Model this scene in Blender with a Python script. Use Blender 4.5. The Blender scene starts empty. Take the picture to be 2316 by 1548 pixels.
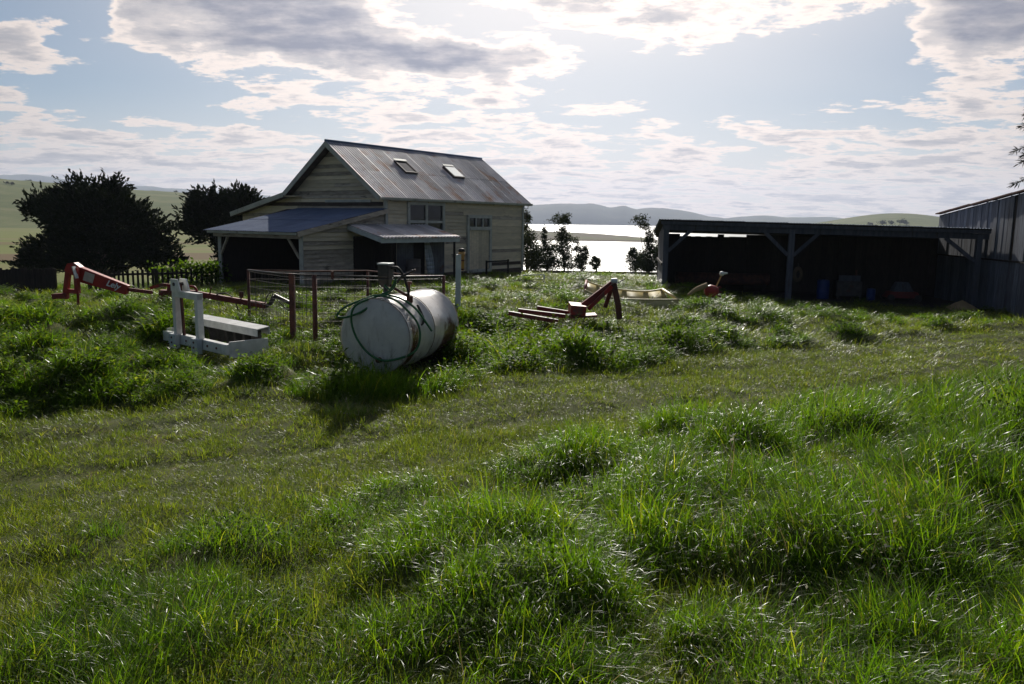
import bpy, math, random
import numpy as np
from mathutils import Vector, Matrix
R = math.radians
random.seed(7); RNG = np.random.default_rng(11)
SC = bpy.context.scene
COL = SC.collection

# ------------------------------------------------------------------ camera
EYE = 2.5; PITCH = R(8.6); ROLL = R(.778); FPX = 1800.0; PW, PH = 2316, 1548
cd = bpy.data.cameras.new('camera'); cam = bpy.data.objects.new('camera', cd); COL.objects.link(cam)
cd.sensor_width = 36; cd.lens = 36 * FPX / PW; cd.clip_start = .05; cd.clip_end = 30000
cam.matrix_world = Matrix.Translation((0, 0, EYE)) @ Matrix.Rotation(R(90) - PITCH, 4, 'X') @ Matrix.Rotation(ROLL, 4, 'Z')
SC.camera = cam

def ray(px, py):
    X, Y = px - PW / 2, py - PH / 2
    sx = X * math.cos(ROLL) + Y * math.sin(ROLL); sy = -X * math.sin(ROLL) + Y * math.cos(ROLL)
    x, u = sx / FPX, -sy / FPX
    return Vector((x, math.cos(PITCH) + u * math.sin(PITCH), -math.sin(PITCH) + u * math.cos(PITCH)))
def at(px, py, Y):
    """a measured point of the photograph at its real distance Y (metres along the view)"""
    v = ray(px, py); return v * (Y / v.y) + Vector((0, 0, EYE))

# ------------------------------------------------------------------ light
SUN_AZ, SUN_EL = R(2.5), R(29.5)
SDIR = Vector((math.sin(SUN_AZ) * math.cos(SUN_EL), math.cos(SUN_AZ) * math.cos(SUN_EL), math.sin(SUN_EL)))
sl = bpy.data.lights.new('sun', 'SUN'); so = bpy.data.objects.new('sun', sl); COL.objects.link(so)
sl.energy = 5.0; sl.angle = R(.53); sl.color = (1, .95, .86)
so.rotation_euler = (-SDIR).to_track_quat('-Z', 'Y').to_euler(); so.location = (0, 0, 60)
SKY_STRENGTH = .05; SKY_TINT = (.72, .98, 1.08)
vs = SC.view_settings; vs.view_transform = 'Standard'; vs.look = 'None'; vs.exposure = .05; vs.gamma = 1
cy = SC.cycles
cy.max_bounces = 5; cy.diffuse_bounces = 2; cy.glossy_bounces = 3; cy.transmission_bounces = 4; cy.volume_bounces = 1
cy.transparent_max_bounces = 8; cy.caustics_reflective = False; cy.caustics_refractive = False
cy.use_denoising = True; cy.sample_clamp_indirect = 6

class NT:
    """short-hand for node trees"""
    def __init__(s, tree): s.t = tree; s.n = tree.nodes; s.l = tree.links
    def new(s, typ, **kw):
        n = s.n.new(typ)
        for k, v in kw.items(): setattr(n, k, v)
        return n
    def put(s, sock, v):
        if isinstance(v, bpy.types.NodeSocket): s.l.new(v, sock)
        elif v is not None: sock.default_value = v
    def math(s, op, a, b=None, c=None, clamp=False):
        n = s.new('ShaderNodeMath', operation=op, use_clamp=clamp)
        for i, v in enumerate((a, b, c)):
            if v is not None: s.put(n.inputs[i], v)
        return n.outputs[0]
    def vmath(s, op, a, b=None, out=0):
        n = s.new('ShaderNodeVectorMath', operation=op)
        s.put(n.inputs[0], a)
        if b is not None: s.put(n.inputs[1], b)
        return n.outputs[out]
    def mix(s, fac, a, b, typ='MIX'):
        n = s.new('ShaderNodeMix', data_type='RGBA', blend_type=typ)
        s.put(n.inputs[0], fac); s.put(n.inputs[6], a); s.put(n.inputs[7], b); return n.outputs[2]
    def noise(s, vec, scale, detail=4, rough=.55, dist=0):
        n = s.new('ShaderNodeTexNoise'); s.put(n.inputs['Vector'], vec)
        n.inputs['Scale'].default_value = scale; n.inputs['Detail'].default_value = detail
        n.inputs['Roughness'].default_value = rough; n.inputs['Distortion'].default_value = dist
        return n.outputs[0]
    def step(s, v, lo, hi, a=0., b=1.):
        n = s.new('ShaderNodeMapRange', interpolation_type='SMOOTHSTEP'); n.clamp = True
        s.put(n.inputs[0], v)
        for i, x in enumerate((lo, hi, a, b)): s.put(n.inputs[i + 1], x)
        return n.outputs[0]
    def ramp(s, fac, stops):
        n = s.new('ShaderNodeValToRGB'); s.put(n.inputs[0], fac); e = n.color_ramp.elements
        while len(e) < len(stops): e.new(.5)
        for k, (p, c) in enumerate(stops): e[k].position = p; e[k].color = (*c, 1) if len(c) == 3 else c
        return n.outputs[0]
    def scale(s, vec, sc):
        n = s.new('ShaderNodeMapping'); s.put(n.inputs[0], vec); n.inputs['Scale'].default_value = sc; return n.outputs[0]

# ------------------------------------------------------------------ sky with clouds
world = bpy.data.worlds.new('World'); SC.world = world; world.use_nodes = True; world.cycles.sampling_method = 'MANUAL'; world.cycles.sample_map_resolution = 512
w = NT(world.node_tree); w.n.clear()
sky = w.new('ShaderNodeTexSky', sky_type='NISHITA'); sky.sun_disc = False
sky.sun_elevation = SUN_EL; sky.sun_rotation = SUN_AZ; sky.altitude = 20; sky.air_density = .85; sky.dust_density = .4; sky.ozone_density = 2.5
tc = w.new('ShaderNodeTexCoord'); D = tc.outputs['Generated']
sep = w.new('ShaderNodeSeparateXYZ'); w.l.new(D, sep.inputs[0]); dx, dy, dz = sep.outputs
zz = w.math('ADD', w.math('MAXIMUM', dz, 0.), .12)
cmb = w.new('ShaderNodeCombineXYZ'); w.put(cmb.inputs[0], w.math('DIVIDE', dx, zz)); w.put(cmb.inputs[1], w.math('DIVIDE', dy, zz)); UV = cmb.outputs[0]
yy = w.math('MAXIMUM', dy, .02)
cmb2 = w.new('ShaderNodeCombineXYZ'); w.put(cmb2.inputs[0], w.math('DIVIDE', dx, yy)); w.put(cmb2.inputs[1], w.math('DIVIDE', dz, yy)); TAN = cmb2.outputs[0]
wob = w.new('ShaderNodeTexNoise'); w.put(wob.inputs[0], TAN); wob.inputs['Scale'].default_value = 9; wob.inputs['Detail'].default_value = 4
TANW = w.vmath('ADD', TAN, w.vmath('MULTIPLY', w.vmath('SUBTRACT', wob.outputs[1], (.5, .5, .5)), (.15, .09, 0)))
def blob(px, py, rx, ry, amp):
    v = ray(px, py); c = (v.x / v.y, v.z / v.y, 0)
    d = w.vmath('LENGTH', w.vmath('DIVIDE', w.vmath('SUBTRACT', TANW, c), (rx / FPX, ry / FPX, 1)), out=1)
    return w.math('MULTIPLY', w.math('EXPONENT', w.math('MULTIPLY', w.math('MULTIPLY', d, d), -1.)), amp)
def total(bl):
    s = None
    for b in bl:
        v = blob(*b); s = v if s is None else w.math('ADD', s, v)
    return s
front = w.math('GREATER_THAN', dy, .1)
# cloud banks that stand in the photograph's part of the sky, and the blue gaps between them
cov = total([(560, 10, 210, 75, .46), (740, 95, 180, 45, .40), (1010, 135, 170, 36, .44), (1640, 0, 230, 60, .22), (2270, 30, 180, 70, .50),
             (60, 110, 130, 60, .14), (345, 80, 55, 70, .16), (640, 215, 130, 20, .16), (1100, 235, 70, 20, .16), (2180, 230, 130, 70, .13),
             (1640, 180, 330, 75, -.26), (2000, 100, 60, 110, -.24), (330, 215, 260, 45, -.24), (215, 30, 60, 60, -.22)])
n_big = w.noise(UV, .5, 1, .5)
n_mid = w.noise(w.scale(UV, (.8, 1., 1)), 3.0, 7, .64, .1)
dens = w.math('ADD', w.math('ADD', w.math('MULTIPLY', n_big, .22), w.math('MULTIPLY', n_mid, .98)), w.math('MULTIPLY', cov, front))
low = w.step(dz, .02, .22, .085, 0.)                        # layers of cloud seem denser where one looks along them
dens = w.math('ADD', dens, low)
edge = w.step(dens, .595, .66); core = w.step(dens, .675, .79); thick = w.step(dens, .77, 1.04)
thin = w.step(w.noise(w.scale(UV, (.5, .8, 1)), .8, 1, .5), .35, .7, .0, .26)   # high veil
curd = w.math('SUBTRACT', w.noise(w.scale(UV, (.8, 1, 1)), 7.5, 4, .6), .5)      # lumps within a cloud
cosS = w.math('MAXIMUM', w.vmath('DOT_PRODUCT', D, tuple(SDIR), out=1), 0.)
fwd = w.math('POWER', cosS, 3.)
K = 1 / SKY_STRENGTH
def lit(c0, c1):                                          # brightness of cloud towards the sun (forward scattering) and away from it
    return w.mix(fwd, tuple(x * K for x in c0) + (1,), tuple(x * K for x in c1) + (1,))
white = lit((.10, .098, .10), (1.46, 1.27, 1.15))
grey = lit((.06, .065, .08), (.74, .71, .73))
dark = lit((.04, .045, .06), (.40, .41, .50))
veil = lit((.055, .07, .095), (1.34, 1.22, 1.10))
blue = w.mix(1., sky.outputs[0], (SKY_TINT[0], SKY_TINT[1], SKY_TINT[2], 1), 'MULTIPLY')
base = w.mix(w.math('MAXIMUM', thin, w.step(dz, .16, .0, 0., .92)), blue, veil)      # white air low over the horizon
glow = w.math('MULTIPLY', w.math('POWER', cosS, 6.), .9, clamp=True)      # bright air round the sun
base = w.mix(glow, base, lit((.055, .07, .095), (1.26, 1.16, 1.10)))
c = w.mix(edge, base, white); c = w.mix(w.math('MULTIPLY', core, w.math('ADD', .8, w.math('MULTIPLY', curd, 1.6)), clamp=True), c, grey); c = w.mix(w.math('MULTIPLY', thick, w.math('ADD', .8, w.math('MULTIPLY', curd, 1.8)), clamp=True), c, dark)
bg = w.new('ShaderNodeBackground'); w.l.new(c, bg.inputs[0]); bg.inputs[1].default_value = SKY_STRENGTH
wo = w.new('ShaderNodeOutputWorld'); w.l.new(bg.outputs[0], wo.inputs[0])

# ------------------------------------------------------------------ helpers: materials
def material(name):
    m = bpy.data.materials.new(name); m.use_nodes = True; n = NT(m.node_tree); n.n.clear()
    out = n.new('ShaderNodeOutputMaterial'); return m, n, out
def pbsdf(n, col, rough=.6, metal=0., spec=.5, bump=None, bstr=.3):
    p = n.new('ShaderNodeBsdfPrincipled'); n.put(p.inputs['Base Color'], col); n.put(p.inputs['Roughness'], rough)
    p.inputs['Metallic'].default_value = metal; p.inputs['Specular IOR Level'].default_value = spec
    if bump is not None:
        b = n.new('ShaderNodeBump'); b.inputs['Strength'].default_value = bstr; b.inputs['Distance'].default_value = .02
        n.put(b.inputs['Height'], bump); n.l.new(b.outputs[0], p.inputs['Normal'])
    return p
MATS = {}
def simple(name, c0, c1, rough=.6, metal=0., scale=3., stretch=(1, 1, 1), spec=.4, bstr=.25, spot=None, spot_lo=.58, spot_hi=.68, piece=0.):
    """two-tone worn surface: c0..c1 by noise, optional stains of a third colour; piece = how much one board differs from the next"""
    m, n, out = material(name)
    g = n.new('ShaderNodeTexCoord').outputs['Object']
    oi = n.new('ShaderNodeObjectInfo')
    vec = n.vmath('ADD', n.scale(g, stretch), n.vmath('MULTIPLY', n.vmath('ADD', (0, 0, 0), oi.outputs['Random']), (19, 7, 31)))
    a = n.noise(vec, scale, 6, .6)
    col = n.mix(n.step(a, .35, .65), (*c0, 1), (*c1, 1))
    if spot is not None:
        b = n.noise(vec, scale * .6, 7, .65)
        col = n.mix(n.step(b, spot_lo, spot_hi), col, (*spot, 1))
    if piece:
        h = n.new('ShaderNodeHueSaturation'); n.put(h.inputs['Value'], n.math('ADD', n.math('MULTIPLY', oi.outputs['Random'], piece), 1 - piece / 2)); n.l.new(col, h.inputs['Color']); col = h.outputs[0]
    p = pbsdf(n, col, rough, metal, spec, n.noise(vec, scale * 6, 4, .6), bstr)
    n.l.new(p.outputs[0], out.inputs[0]); MATS[name] = m; return m
simple('board_cream', (.72, .61, .45), (.60, .51, .38), .75, 0, 1.6, (1, 1, 5), spot=(.24, .20, .17), spot_lo=.62, spot_hi=.76, piece=.3)
simple('board_grey', (.50, .43, .35), (.33, .275, .23), .85, 0, 2.2, (1, 1, 5), spot=(.12, .10, .085), piece=.5)
simple('board_bare', (.10, .075, .06), (.06, .045, .04), .9, 0, 3, (1, 1, 4), piece=.3)
simple('trim_paint', (.50, .50, .46), (.40, .40, .37), .6, 0, 3, spot=(.2, .18, .16))
simple('white_paint', (.80, .80, .77), (.62, .62, .59), .42, 0, 4, spot=(.30, .20, .14), spot_lo=.63, spot_hi=.70)
simple('grey_white', (.58, .62, .62), (.46, .50, .52), .5, 0, 4, spot=(.25, .22, .2), spot_lo=.64, spot_hi=.74)
simple('iron_roof', (.66, .62, .62), (.50, .47, .49), .5, .2, 1.2, (1, 1, 1), spot=(.46, .24, .14), spot_lo=.52, spot_hi=.68, piece=.45)
simple('iron_sky_tint', (.14, .19, .30), (.11, .15, .25), .8, .0, 1.5, (1, 1, 1), .15, spot=(.26, .19, .15), spot_lo=.66, spot_hi=.8, piece=.15)  # grey iron; blue of reflected sky and shade put into the base colour
simple('iron_grey', (.16, .16, .18), (.10, .10, .12), .7, .1, 2, spot=(.12, .07, .05))
simple('iron_dark', (.12, .10, .10), (.07, .06, .06), .7, .2, 2, spot=(.13, .06, .04))
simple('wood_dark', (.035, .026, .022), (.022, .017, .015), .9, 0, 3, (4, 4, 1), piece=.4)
simple('wood_blue', (.10, .105, .13), (.065, .07, .09), .85, 0, 2.5, (4, 4, .6), spot=(.07, .06, .06), piece=.35)
simple('plank_grey', (.165, .18, .22), (.095, .105, .135), .85, 0, 3, (5, 5, .5), spot=(.09, .08, .08), spot_lo=.55, spot_hi=.7, piece=.6)
simple('rust', (.16, .06, .04), (.08, .035, .03), .8, .1, 6)
simple('red_paint', (.38, .025, .018), (.26, .02, .018), .5, 0, 4, spot=(.12, .05, .04), spot_lo=.56, spot_hi=.66)
simple('red_dull', (.22, .03, .025), (.13, .025, .022), .6, 0, 4, spot=(.08, .04, .03))
simple('black_rubber', (.02, .02, .02), (.03, .028, .028), .6, 0, 4)
simple('dark_steel', (.05, .045, .045), (.09, .08, .08), .5, .5, 5, spot=(.10, .045, .03))
simple('cream_paint', (.62, .52, .26), (.50, .42, .2), .5, 0, 2.5, spot=(.32, .2, .1), spot_lo=.62, spot_hi=.72)
simple('amber', (.62, .34, .10), (.50, .27, .08), .45, 0, 3)
simple('green_hose', (.022, .13, .045), (.018, .10, .035), .4, 0, 4)
simple('blue_plastic', (.015, .05, .22), (.012, .04, .17), .4, 0, 3)
simple('cloth', (.55, .57, .62), (.42, .45, .52), .85, 0, 3)
simple('tank_seam', (.42, .38, .35), (.22, .16, .13), .6, 0, 9)
simple('sack', (.40, .29, .16), (.30, .22, .12), .9, 0, 4)
simple('bark', (.10, .075, .055), (.06, .045, .035), .9, 0, 5, (1, 1, .3))
simple('earth', (.10, .07, .045), (.06, .045, .03), .95, 0, 2)
simple('sticker', (.55, .5, .45), (.45, .36, .32), .6, 0, 6)
simple('lettering_white', (.75, .75, .78), (.68, .68, .72), .6, 0, 6)
m, n, out = material('window_glass'); n.l.new(pbsdf(n, (.012, .012, .016, 1), .06, 0, .5).outputs[0], out.inputs[0]); MATS['window_glass'] = m
m, n, out = material('skylight_glass'); n.l.new(pbsdf(n, (.85, .9, .88, 1), .1, .75, .6).outputs[0], out.inputs[0]); MATS['skylight_glass'] = m
# painted tank: rusty run-down marks low on the barrel
m, n, out = material('tank_paint')
g = n.new('ShaderNodeTexCoord').outputs['Object']; s3 = n.new('ShaderNodeSeparateXYZ'); n.l.new(g, s3.inputs[0])
nz = n.noise(g, 2.2, 6, .65); nf = n.noise(n.scale(g, (9, 9, 1.2)), 1.5, 6, .65)
col = n.mix(n.step(nz, .35, .65), (.66, .63, .60, 1), (.54, .52, .51, 1))
streak = n.math('MULTIPLY', n.step(nf, .52, .68), n.step(s3.outputs[2], -.05, -.42))
col = n.mix(streak, col, (.10, .085, .08, 1))
rp = n.math('ADD', s3.outputs[2], n.math('MULTIPLY', n.math('SUBTRACT', n.noise(g, 3.4, 5, .6), .5), .8))
belt = n.math('MULTIPLY', n.step(rp, .22, .08), n.step(n.math('ABSOLUTE', n.math('SUBTRACT', s3.outputs[1], -.75)), .13, .08))
belt2 = n.math('MULTIPLY', n.step(rp, .16, -.02), n.step(n.math('ABSOLUTE', n.math('SUBTRACT', s3.outputs[1], .62)), .3, .2))
col = n.mix(n.math('MAXIMUM', belt, belt2), col, (.11, .045, .04, 1))
grime = n.math('MULTIPLY', n.step(n.noise(n.scale(g, (3, 3, .8)), 2.6, 7, .7), .5, .72), .55)
col = n.mix(grime, col, (.27, .22, .18, 1))
chips = n.step(n.noise(g, 11, 5, .7), .66, .70); col = n.mix(chips, col, (.13, .06, .045, 1))
n.l.new(pbsdf(n, col, .27, .0, .5, n.noise(g, 3.2, 3, .5), .55).outputs[0], out.inputs[0]); MATS['tank_paint'] = m

# grass blades and leaves: they let light through and shine
def leafmat(name, stops, transl, rough, tfac=.5, spec=.5, attr=True, clear=0.):
    m, n, out = material(name)
    a = n.new('ShaderNodeAttribute', attribute_name='tone').outputs['Fac']
    oi = n.new('ShaderNodeObjectInfo')
    f = n.math('ADD', n.math('MULTIPLY', a, .72), n.math('MULTIPLY', oi.outputs['Random'], .28), clamp=True)
    col = n.ramp(f, stops)
    p = pbsdf(n, col, rough, 0, spec)
    t = n.new('ShaderNodeBsdfTranslucent'); n.put(t.inputs[0], n.mix(1., col, transl, 'MULTIPLY'))
    mx = n.new('ShaderNodeMixShader'); mx.inputs[0].default_value = tfac
    n.l.new(p.outputs[0], mx.inputs[1]); n.l.new(t.outputs[0], mx.inputs[2]); n.l.new(mx.outputs[0], out.inputs[0])
    MATS[name] = m; return m
leafmat('blade', [(0., (.036, .074, .012)), (.35, (.066, .116, .017)), (.7, (.105, .152, .024)), (.90, (.17, .165, .04)), (1., (.40, .32, .17))], (2.2, 2.65, .34, 1), .30, .54, .24)
leafmat('blade_short', [(0., (.056, .082, .020)), (.4, (.095, .122, .028)), (.75, (.150, .155, .045)), (1., (.30, .24, .13))], (2.1, 2.45, .42, 1), .36, .52, .18)
leafmat('weed_leaf', [(0., (.036, .066, .014)), (.5, (.066, .105, .02)), (.85, (.11, .14, .03)), (1., (.24, .22, .12))], (2.0, 2.3, .40, 1), .55, .5, .06)
leafmat('straw', [(0., (.24, .20, .10)), (1., (.45, .37, .22))], (1.2, 1.1, .8, 1), .5, .35, .3)
leafmat('seed_head', [(0., (.30, .29, .22)), (1., (.48, .46, .38))], (1, 1, .9, 1), .6, .4, .3)
leafmat('cypress_leaf', [(0., (.010, .016, .008)), (1., (.022, .030, .013))], (1, 1.1, .6, 1), .8, .08, .08)
leafmat('sapling_leaf', [(0., (.022, .036, .015)), (.8, (.036, .052, .022)), (1., (.08, .085, .025))], (1.2, 1.3, .6, 1), .6, .18, .2)

# ------------------------------------------------------------------ helpers: geometry
def V(*a): return Vector(a)
class MB:
    def __init__(s): s.v = []; s.f = []
    def quad(s, *p):
        i = len(s.v); s.v += [tuple(x) for x in p]; s.f.append(tuple(range(i, i + len(p)))); return s
    def hexa(s, lo, hi):
        """a block from its 4 lower and 4 upper corners"""
        i = len(s.v); s.v += [tuple(x) for x in lo] + [tuple(x) for x in hi]
        s.f += [(i + 3, i + 2, i + 1, i), (i + 4, i + 5, i + 6, i + 7)] + [(i + k, i + (k + 1) % 4, i + 4 + (k + 1) % 4, i + 4 + k) for k in range(4)]
        return s
    def box(s, c, ax, ay, az):
        """block: centre c and three half-axis vectors"""
        c, ax, ay, az = map(Vector, (c, ax, ay, az))
        q = [c - ax - ay, c + ax - ay, c + ax + ay, c - ax + ay]
        return s.hexa([p - az for p in q], [p + az for p in q])
    def beam(s, a, b, wd, ht, up=(0, 0, 1)):
        a, b, up = Vector(a), Vector(b), Vector(up); d = b - a; x = d.normalized(); sd = x.cross(up)
        if sd.length < 1e-4: sd = x.cross(Vector((1, 0, 0)))
        sd.normalize(); u = sd.cross(x)
        return s.box((a + b) / 2, d / 2, sd * wd / 2, u * ht / 2)
    def tube(s, pts, r, nseg=8, cap=True):
        pts = [Vector(p) for p in pts]; rr = r if isinstance(r, (list, tuple)) else [r] * len(pts)
        ref = None; rings = []
        for k, p in enumerate(pts):
            d = (pts[min(k + 1, len(pts) - 1)] - pts[max(k - 1, 0)]).normalized()
            if ref is None: ref = d.orthogonal().normalized()
            ref = (ref - d * ref.dot(d)); ref = ref.normalized() if ref.length > 1e-5 else d.orthogonal().normalized()
            b = d.cross(ref); i = len(s.v)
            s.v += [tuple(p + (ref * math.cos(2 * math.pi * j / nseg) + b * math.sin(2 * math.pi * j / nseg)) * rr[k]) for j in range(nseg)]
            rings.append(i)
        for a, b in zip(rings, rings[1:]):
            s.f += [(a + j, a + (j + 1) % nseg, b + (j + 1) % nseg, b + j) for j in range(nseg)]
        if cap:
            s.f.append(tuple(rings[0] + j for j in reversed(range(nseg)))); s.f.append(tuple(rings[-1] + j for j in range(nseg)))
        return s
    def lathe(s, o, axis, prof, nseg=24):
        """prof: (along axis, radius)"""
        axis = Vector(axis).normalized(); a = axis.orthogonal().normalized(); b = axis.cross(a); o = Vector(o); rings = []
        for h, r in prof:
            rings.append(len(s.v)); s.v += [tuple(o + axis * h + (a * math.cos(2 * math.pi * j / nseg) + b * math.sin(2 * math.pi * j / nseg)) * max(r, 1e-4)) for j in range(nseg)]
        for p, q in zip(rings, rings[1:]): s.f += [(p + j, p + (j + 1) % nseg, q + (j + 1) % nseg, q + j) for j in range(nseg)]
        return s
    def build(s, name, mat, parent=None, smooth=False, bevel=0.):
        me = bpy.data.meshes.new(name); o = Vector((0, 0, 0)); p = parent
        while p is not None: o += p.location; p = p.parent
        me.from_pydata([tuple(Vector(v) - o) for v in s.v], [], s.f); me.update()
        me.materials.append(MATS[mat])
        if smooth: me.polygons.foreach_set('use_smooth', [True] * len(me.polygons))
        ob = bpy.data.objects.new(name, me); COL.objects.link(ob); ob.parent = parent
        if bevel:
            b = ob.modifiers.new('edge', 'BEVEL'); b.width = bevel; b.segments = 2; b.limit_method = 'ANGLE'
        return ob
def tag(o, label=None, cat=None, group=None, kind=None):
    for k, v in (('label', label), ('category', cat), ('group', group), ('kind', kind)):
        if v: o[k] = v
    return o
def thing(name, loc, label, cat, group=None):
    o = bpy.data.objects.new(name, None); COL.objects.link(o); o.location = loc; o.empty_display_size = .1
    return tag(o, label, cat, group)
def corrugated(p0, across, down, nrm, width, length, pitch=.095, amp=.012, seg=6, rows=2, sag=0.):
    mb = MB(); nx = max(2, int(round(width / pitch)) * seg); p0, across, down, nrm = map(Vector, (p0, across, down, nrm))
    for r in range(rows + 1):
        for i in range(nx + 1):
            x = width * i / nx
            mb.v.append(tuple(p0 + across * x + down * (length * r / rows) + nrm * (amp * math.sin(2 * math.pi * x / pitch) + sag * random.uniform(-1, 1) * .2)))
    for r in range(rows):
        for i in range(nx):
            a = r * (nx + 1) + i; mb.f.append((a, a + 1, a + nx + 2, a + nx + 1))
    return mb
def sstep(a, b, x):
    t = np.clip((np.asarray(x, float) - a) / (b - a), 0, 1); return t * t * (3 - 2 * t)

# ------------------------------------------------------------------ terrain
def vnoise(x, y, seed):
    rs = np.random.default_rng(seed).random((64, 64)); xi = np.floor(x).astype(int); yi = np.floor(y).astype(int); fx = x - xi; fy = y - yi
    fx = fx * fx * (3 - 2 * fx); fy = fy * fy * (3 - 2 * fy); g = lambda a, b: rs[a % 64, b % 64]
    return (g(xi, yi) * (1 - fx) + g(xi + 1, yi) * fx) * (1 - fy) + (g(xi, yi + 1) * (1 - fx) + g(xi + 1, yi + 1) * fx) * fy
def fbm(x, y, seed, o=4):
    s = 0; a = .5
    for k in range(o): s = s + a * vnoise(x * 2 ** k + 13.7 * k, y * 2 ** k + 5.1 * k, seed + k); a *= .5
    return s / (1 - .5 ** o)
def mounds(x, y, cell, seed, lo=.42, hi=.78):
    """rounded tussocks: 0 between them, up to 1 on top"""
    tb = np.random.default_rng(seed).random((64, 64, 4)); xi = np.floor(x / cell).astype(int); yi = np.floor(y / cell).astype(int); best = np.zeros(np.shape(x))
    for a in (-1, 0, 1):
        for b in (-1, 0, 1):
            t = tb[(xi + a) % 64, (yi + b) % 64]; cx = (xi + a + t[..., 0]) * cell; cy_ = (yi + b + t[..., 1]) * cell; rr_ = cell * (lo + (hi - lo) * t[..., 2])
            best = np.maximum(best, (.35 + .65 * t[..., 3]) * np.clip(1 - ((x - cx) ** 2 + ((y - cy_) * 1.15) ** 2) / rr_ ** 2, 0, 1) ** .75)
    return best
def rough(x, y):
    s = track_s(x, y); return sstep(1.6, 3.2, s - sstep(-.5, -4, x) * 1.2) * (.62 + .38 * sstep(-1.2, 2.2, x)) + sstep(-1.3, -2.6, s)
def track_s(x, y): return (x - .85) * .475 - (y - 10.8) * .88       # > 0 towards the camera
LAKE = -8.0
def hills_left(az, r):
    top = np.interp(az, [-60, -33, -21, -14, -8, 0, 40], [44, 37, 26, 17, 6, 0, 0])
    return top * sstep(430, 900, r) + (fbm(az * .35 + 9, r * .004, 5) - .5) * 5 * sstep(450, 800, r)
def height(x, y):
    x = np.asarray(x, float); y = np.asarray(y, float); r = np.hypot(x, y); az = np.degrees(np.arctan2(x, y))
    s = track_s(x, y)
    z = .08 + (.42 + .35 * sstep(-2.5, 1.5, x)) * sstep(1.0, 6.5, s)
    z = z + .26 * np.exp(-((x - 3.2) / 4.6) ** 2 - ((y - 19.6) / 2.3) ** 2) + .25 * np.exp(-((x + .2) / 2.2) ** 2 - ((y - 20) / 3) ** 2)
    z = z + .16 * np.exp(-((x + 6.5) / 3) ** 2 - ((y - 17.5) / 2.2) ** 2) + .22 * np.exp(-((x + 10) / 3) ** 2 - ((y - 17.) / 2.2) ** 2)
    z = z - .42 * sstep(-6, -16, x) * sstep(21, 31, y) - .48 * sstep(5, 11, x) * sstep(18.5, 25, y)
    z = z + ((fbm(x * .9, y * .9, 3) - .5) * .22 * sstep(.5, 2, np.abs(s - .2)) + rough(x, y) * (.34 * mounds(x, y, 1.35, 301, .36, .66) + .10 * mounds(x, y, .6, 302, .36, .66) - .10) + (fbm(x * .35, y * .35, 8) - .5) * .2) * (1 - sstep(26, 40, r)) * sstep(.6, 2, r)
    z = z - .05 * np.exp(-((np.abs(s + .1 * np.sin(x * .9)) - .8) / .2) ** 2) * (1 - sstep(22, 30, r))
    # the land beyond the yard: paddocks and hill to one side, the lake to the other
    left = sstep(2, -12, az)
    zl = z * (1 - sstep(34, 60, r)) + (-2.6 - 1.0 * sstep(60, 300, r)) * sstep(34, 60, r) + hills_left(az, r) + sstep(430, 700, r) * 3
    zr = z - sstep(36, 46, y) * .7 - 9.6 * sstep(44, 165, r) - 3. * sstep(165, 260, r)
    spit = sstep(430, 470, r) * (1 - sstep(-60, 40, r - np.interp(az, [0, 6, 11], [1050, 800, 540]))) * sstep(11.6, 9.8, az) * sstep(-6, -2, az)
    zr = zr + spit * 6.4 + spit * (fbm(az * .8, r * .01, 21) - .5) * 1.2
    # green hill over the shed roof
    hill = np.exp(-((az - 25.5) / 5.2) ** 2) * sstep(900, 1350, r) * 27 + sstep(13, 20, az) * sstep(500, 800, r) * 9.5
    zr = zr + hill
    zr = zr + sstep(3300, 3700, r) * 7
    out = zl * left + zr * (1 - left)
    back = sstep(95, 130, np.abs(az)); zb = z * (1 - sstep(40, 200, r)) + (2 + hills_left(az * 0 - 30, r) * .6) * sstep(40, 200, r)
    return out * (1 - back) + zb * back
def gz_(x, y): return float(height(x, y))
# footprints without grass
HT = R(54.447); HU = V(math.cos(HT), math.sin(HT), 0); HV = V(-math.sin(HT), math.cos(HT), 0); HO = V(-5.085, 32.027, .146); UPZ = V(0, 0, 1)
def H(u, v, z): return HO + HU * u + HV * v + UPZ * z
SS = V(.9903, -.1392, 0); ST = V(.1392, .9903, 0); SO = V(5.6, 29.9, 0)      # shed: along its front, to its back
def S(s, t, z): return SO + SS * s + ST * t + UPZ * z
def in_building(x, y):
    hx, hy = x - HO.x, y - HO.y; u = hx * HU.x + hy * HU.y; v = hx * HV.x + hy * HV.y
    a = (u > 0) & (u < 9.5) & (v > 0) & (v < 9.4); b = (u > -4.2) & (u < .1) & (v > 0) & (v < 4.8)
    sx, sy = x - SO.x, y - SO.y; s = sx * SS.x + sy * SS.y; t = sx * ST.x + sy * ST.y
    return a | b | ((s > .1) & (s < 11.4) & (t > .3) & (t < 6.2)) | ((s > 11.35) & (t < 5.3) & (t > -9.5))

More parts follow.
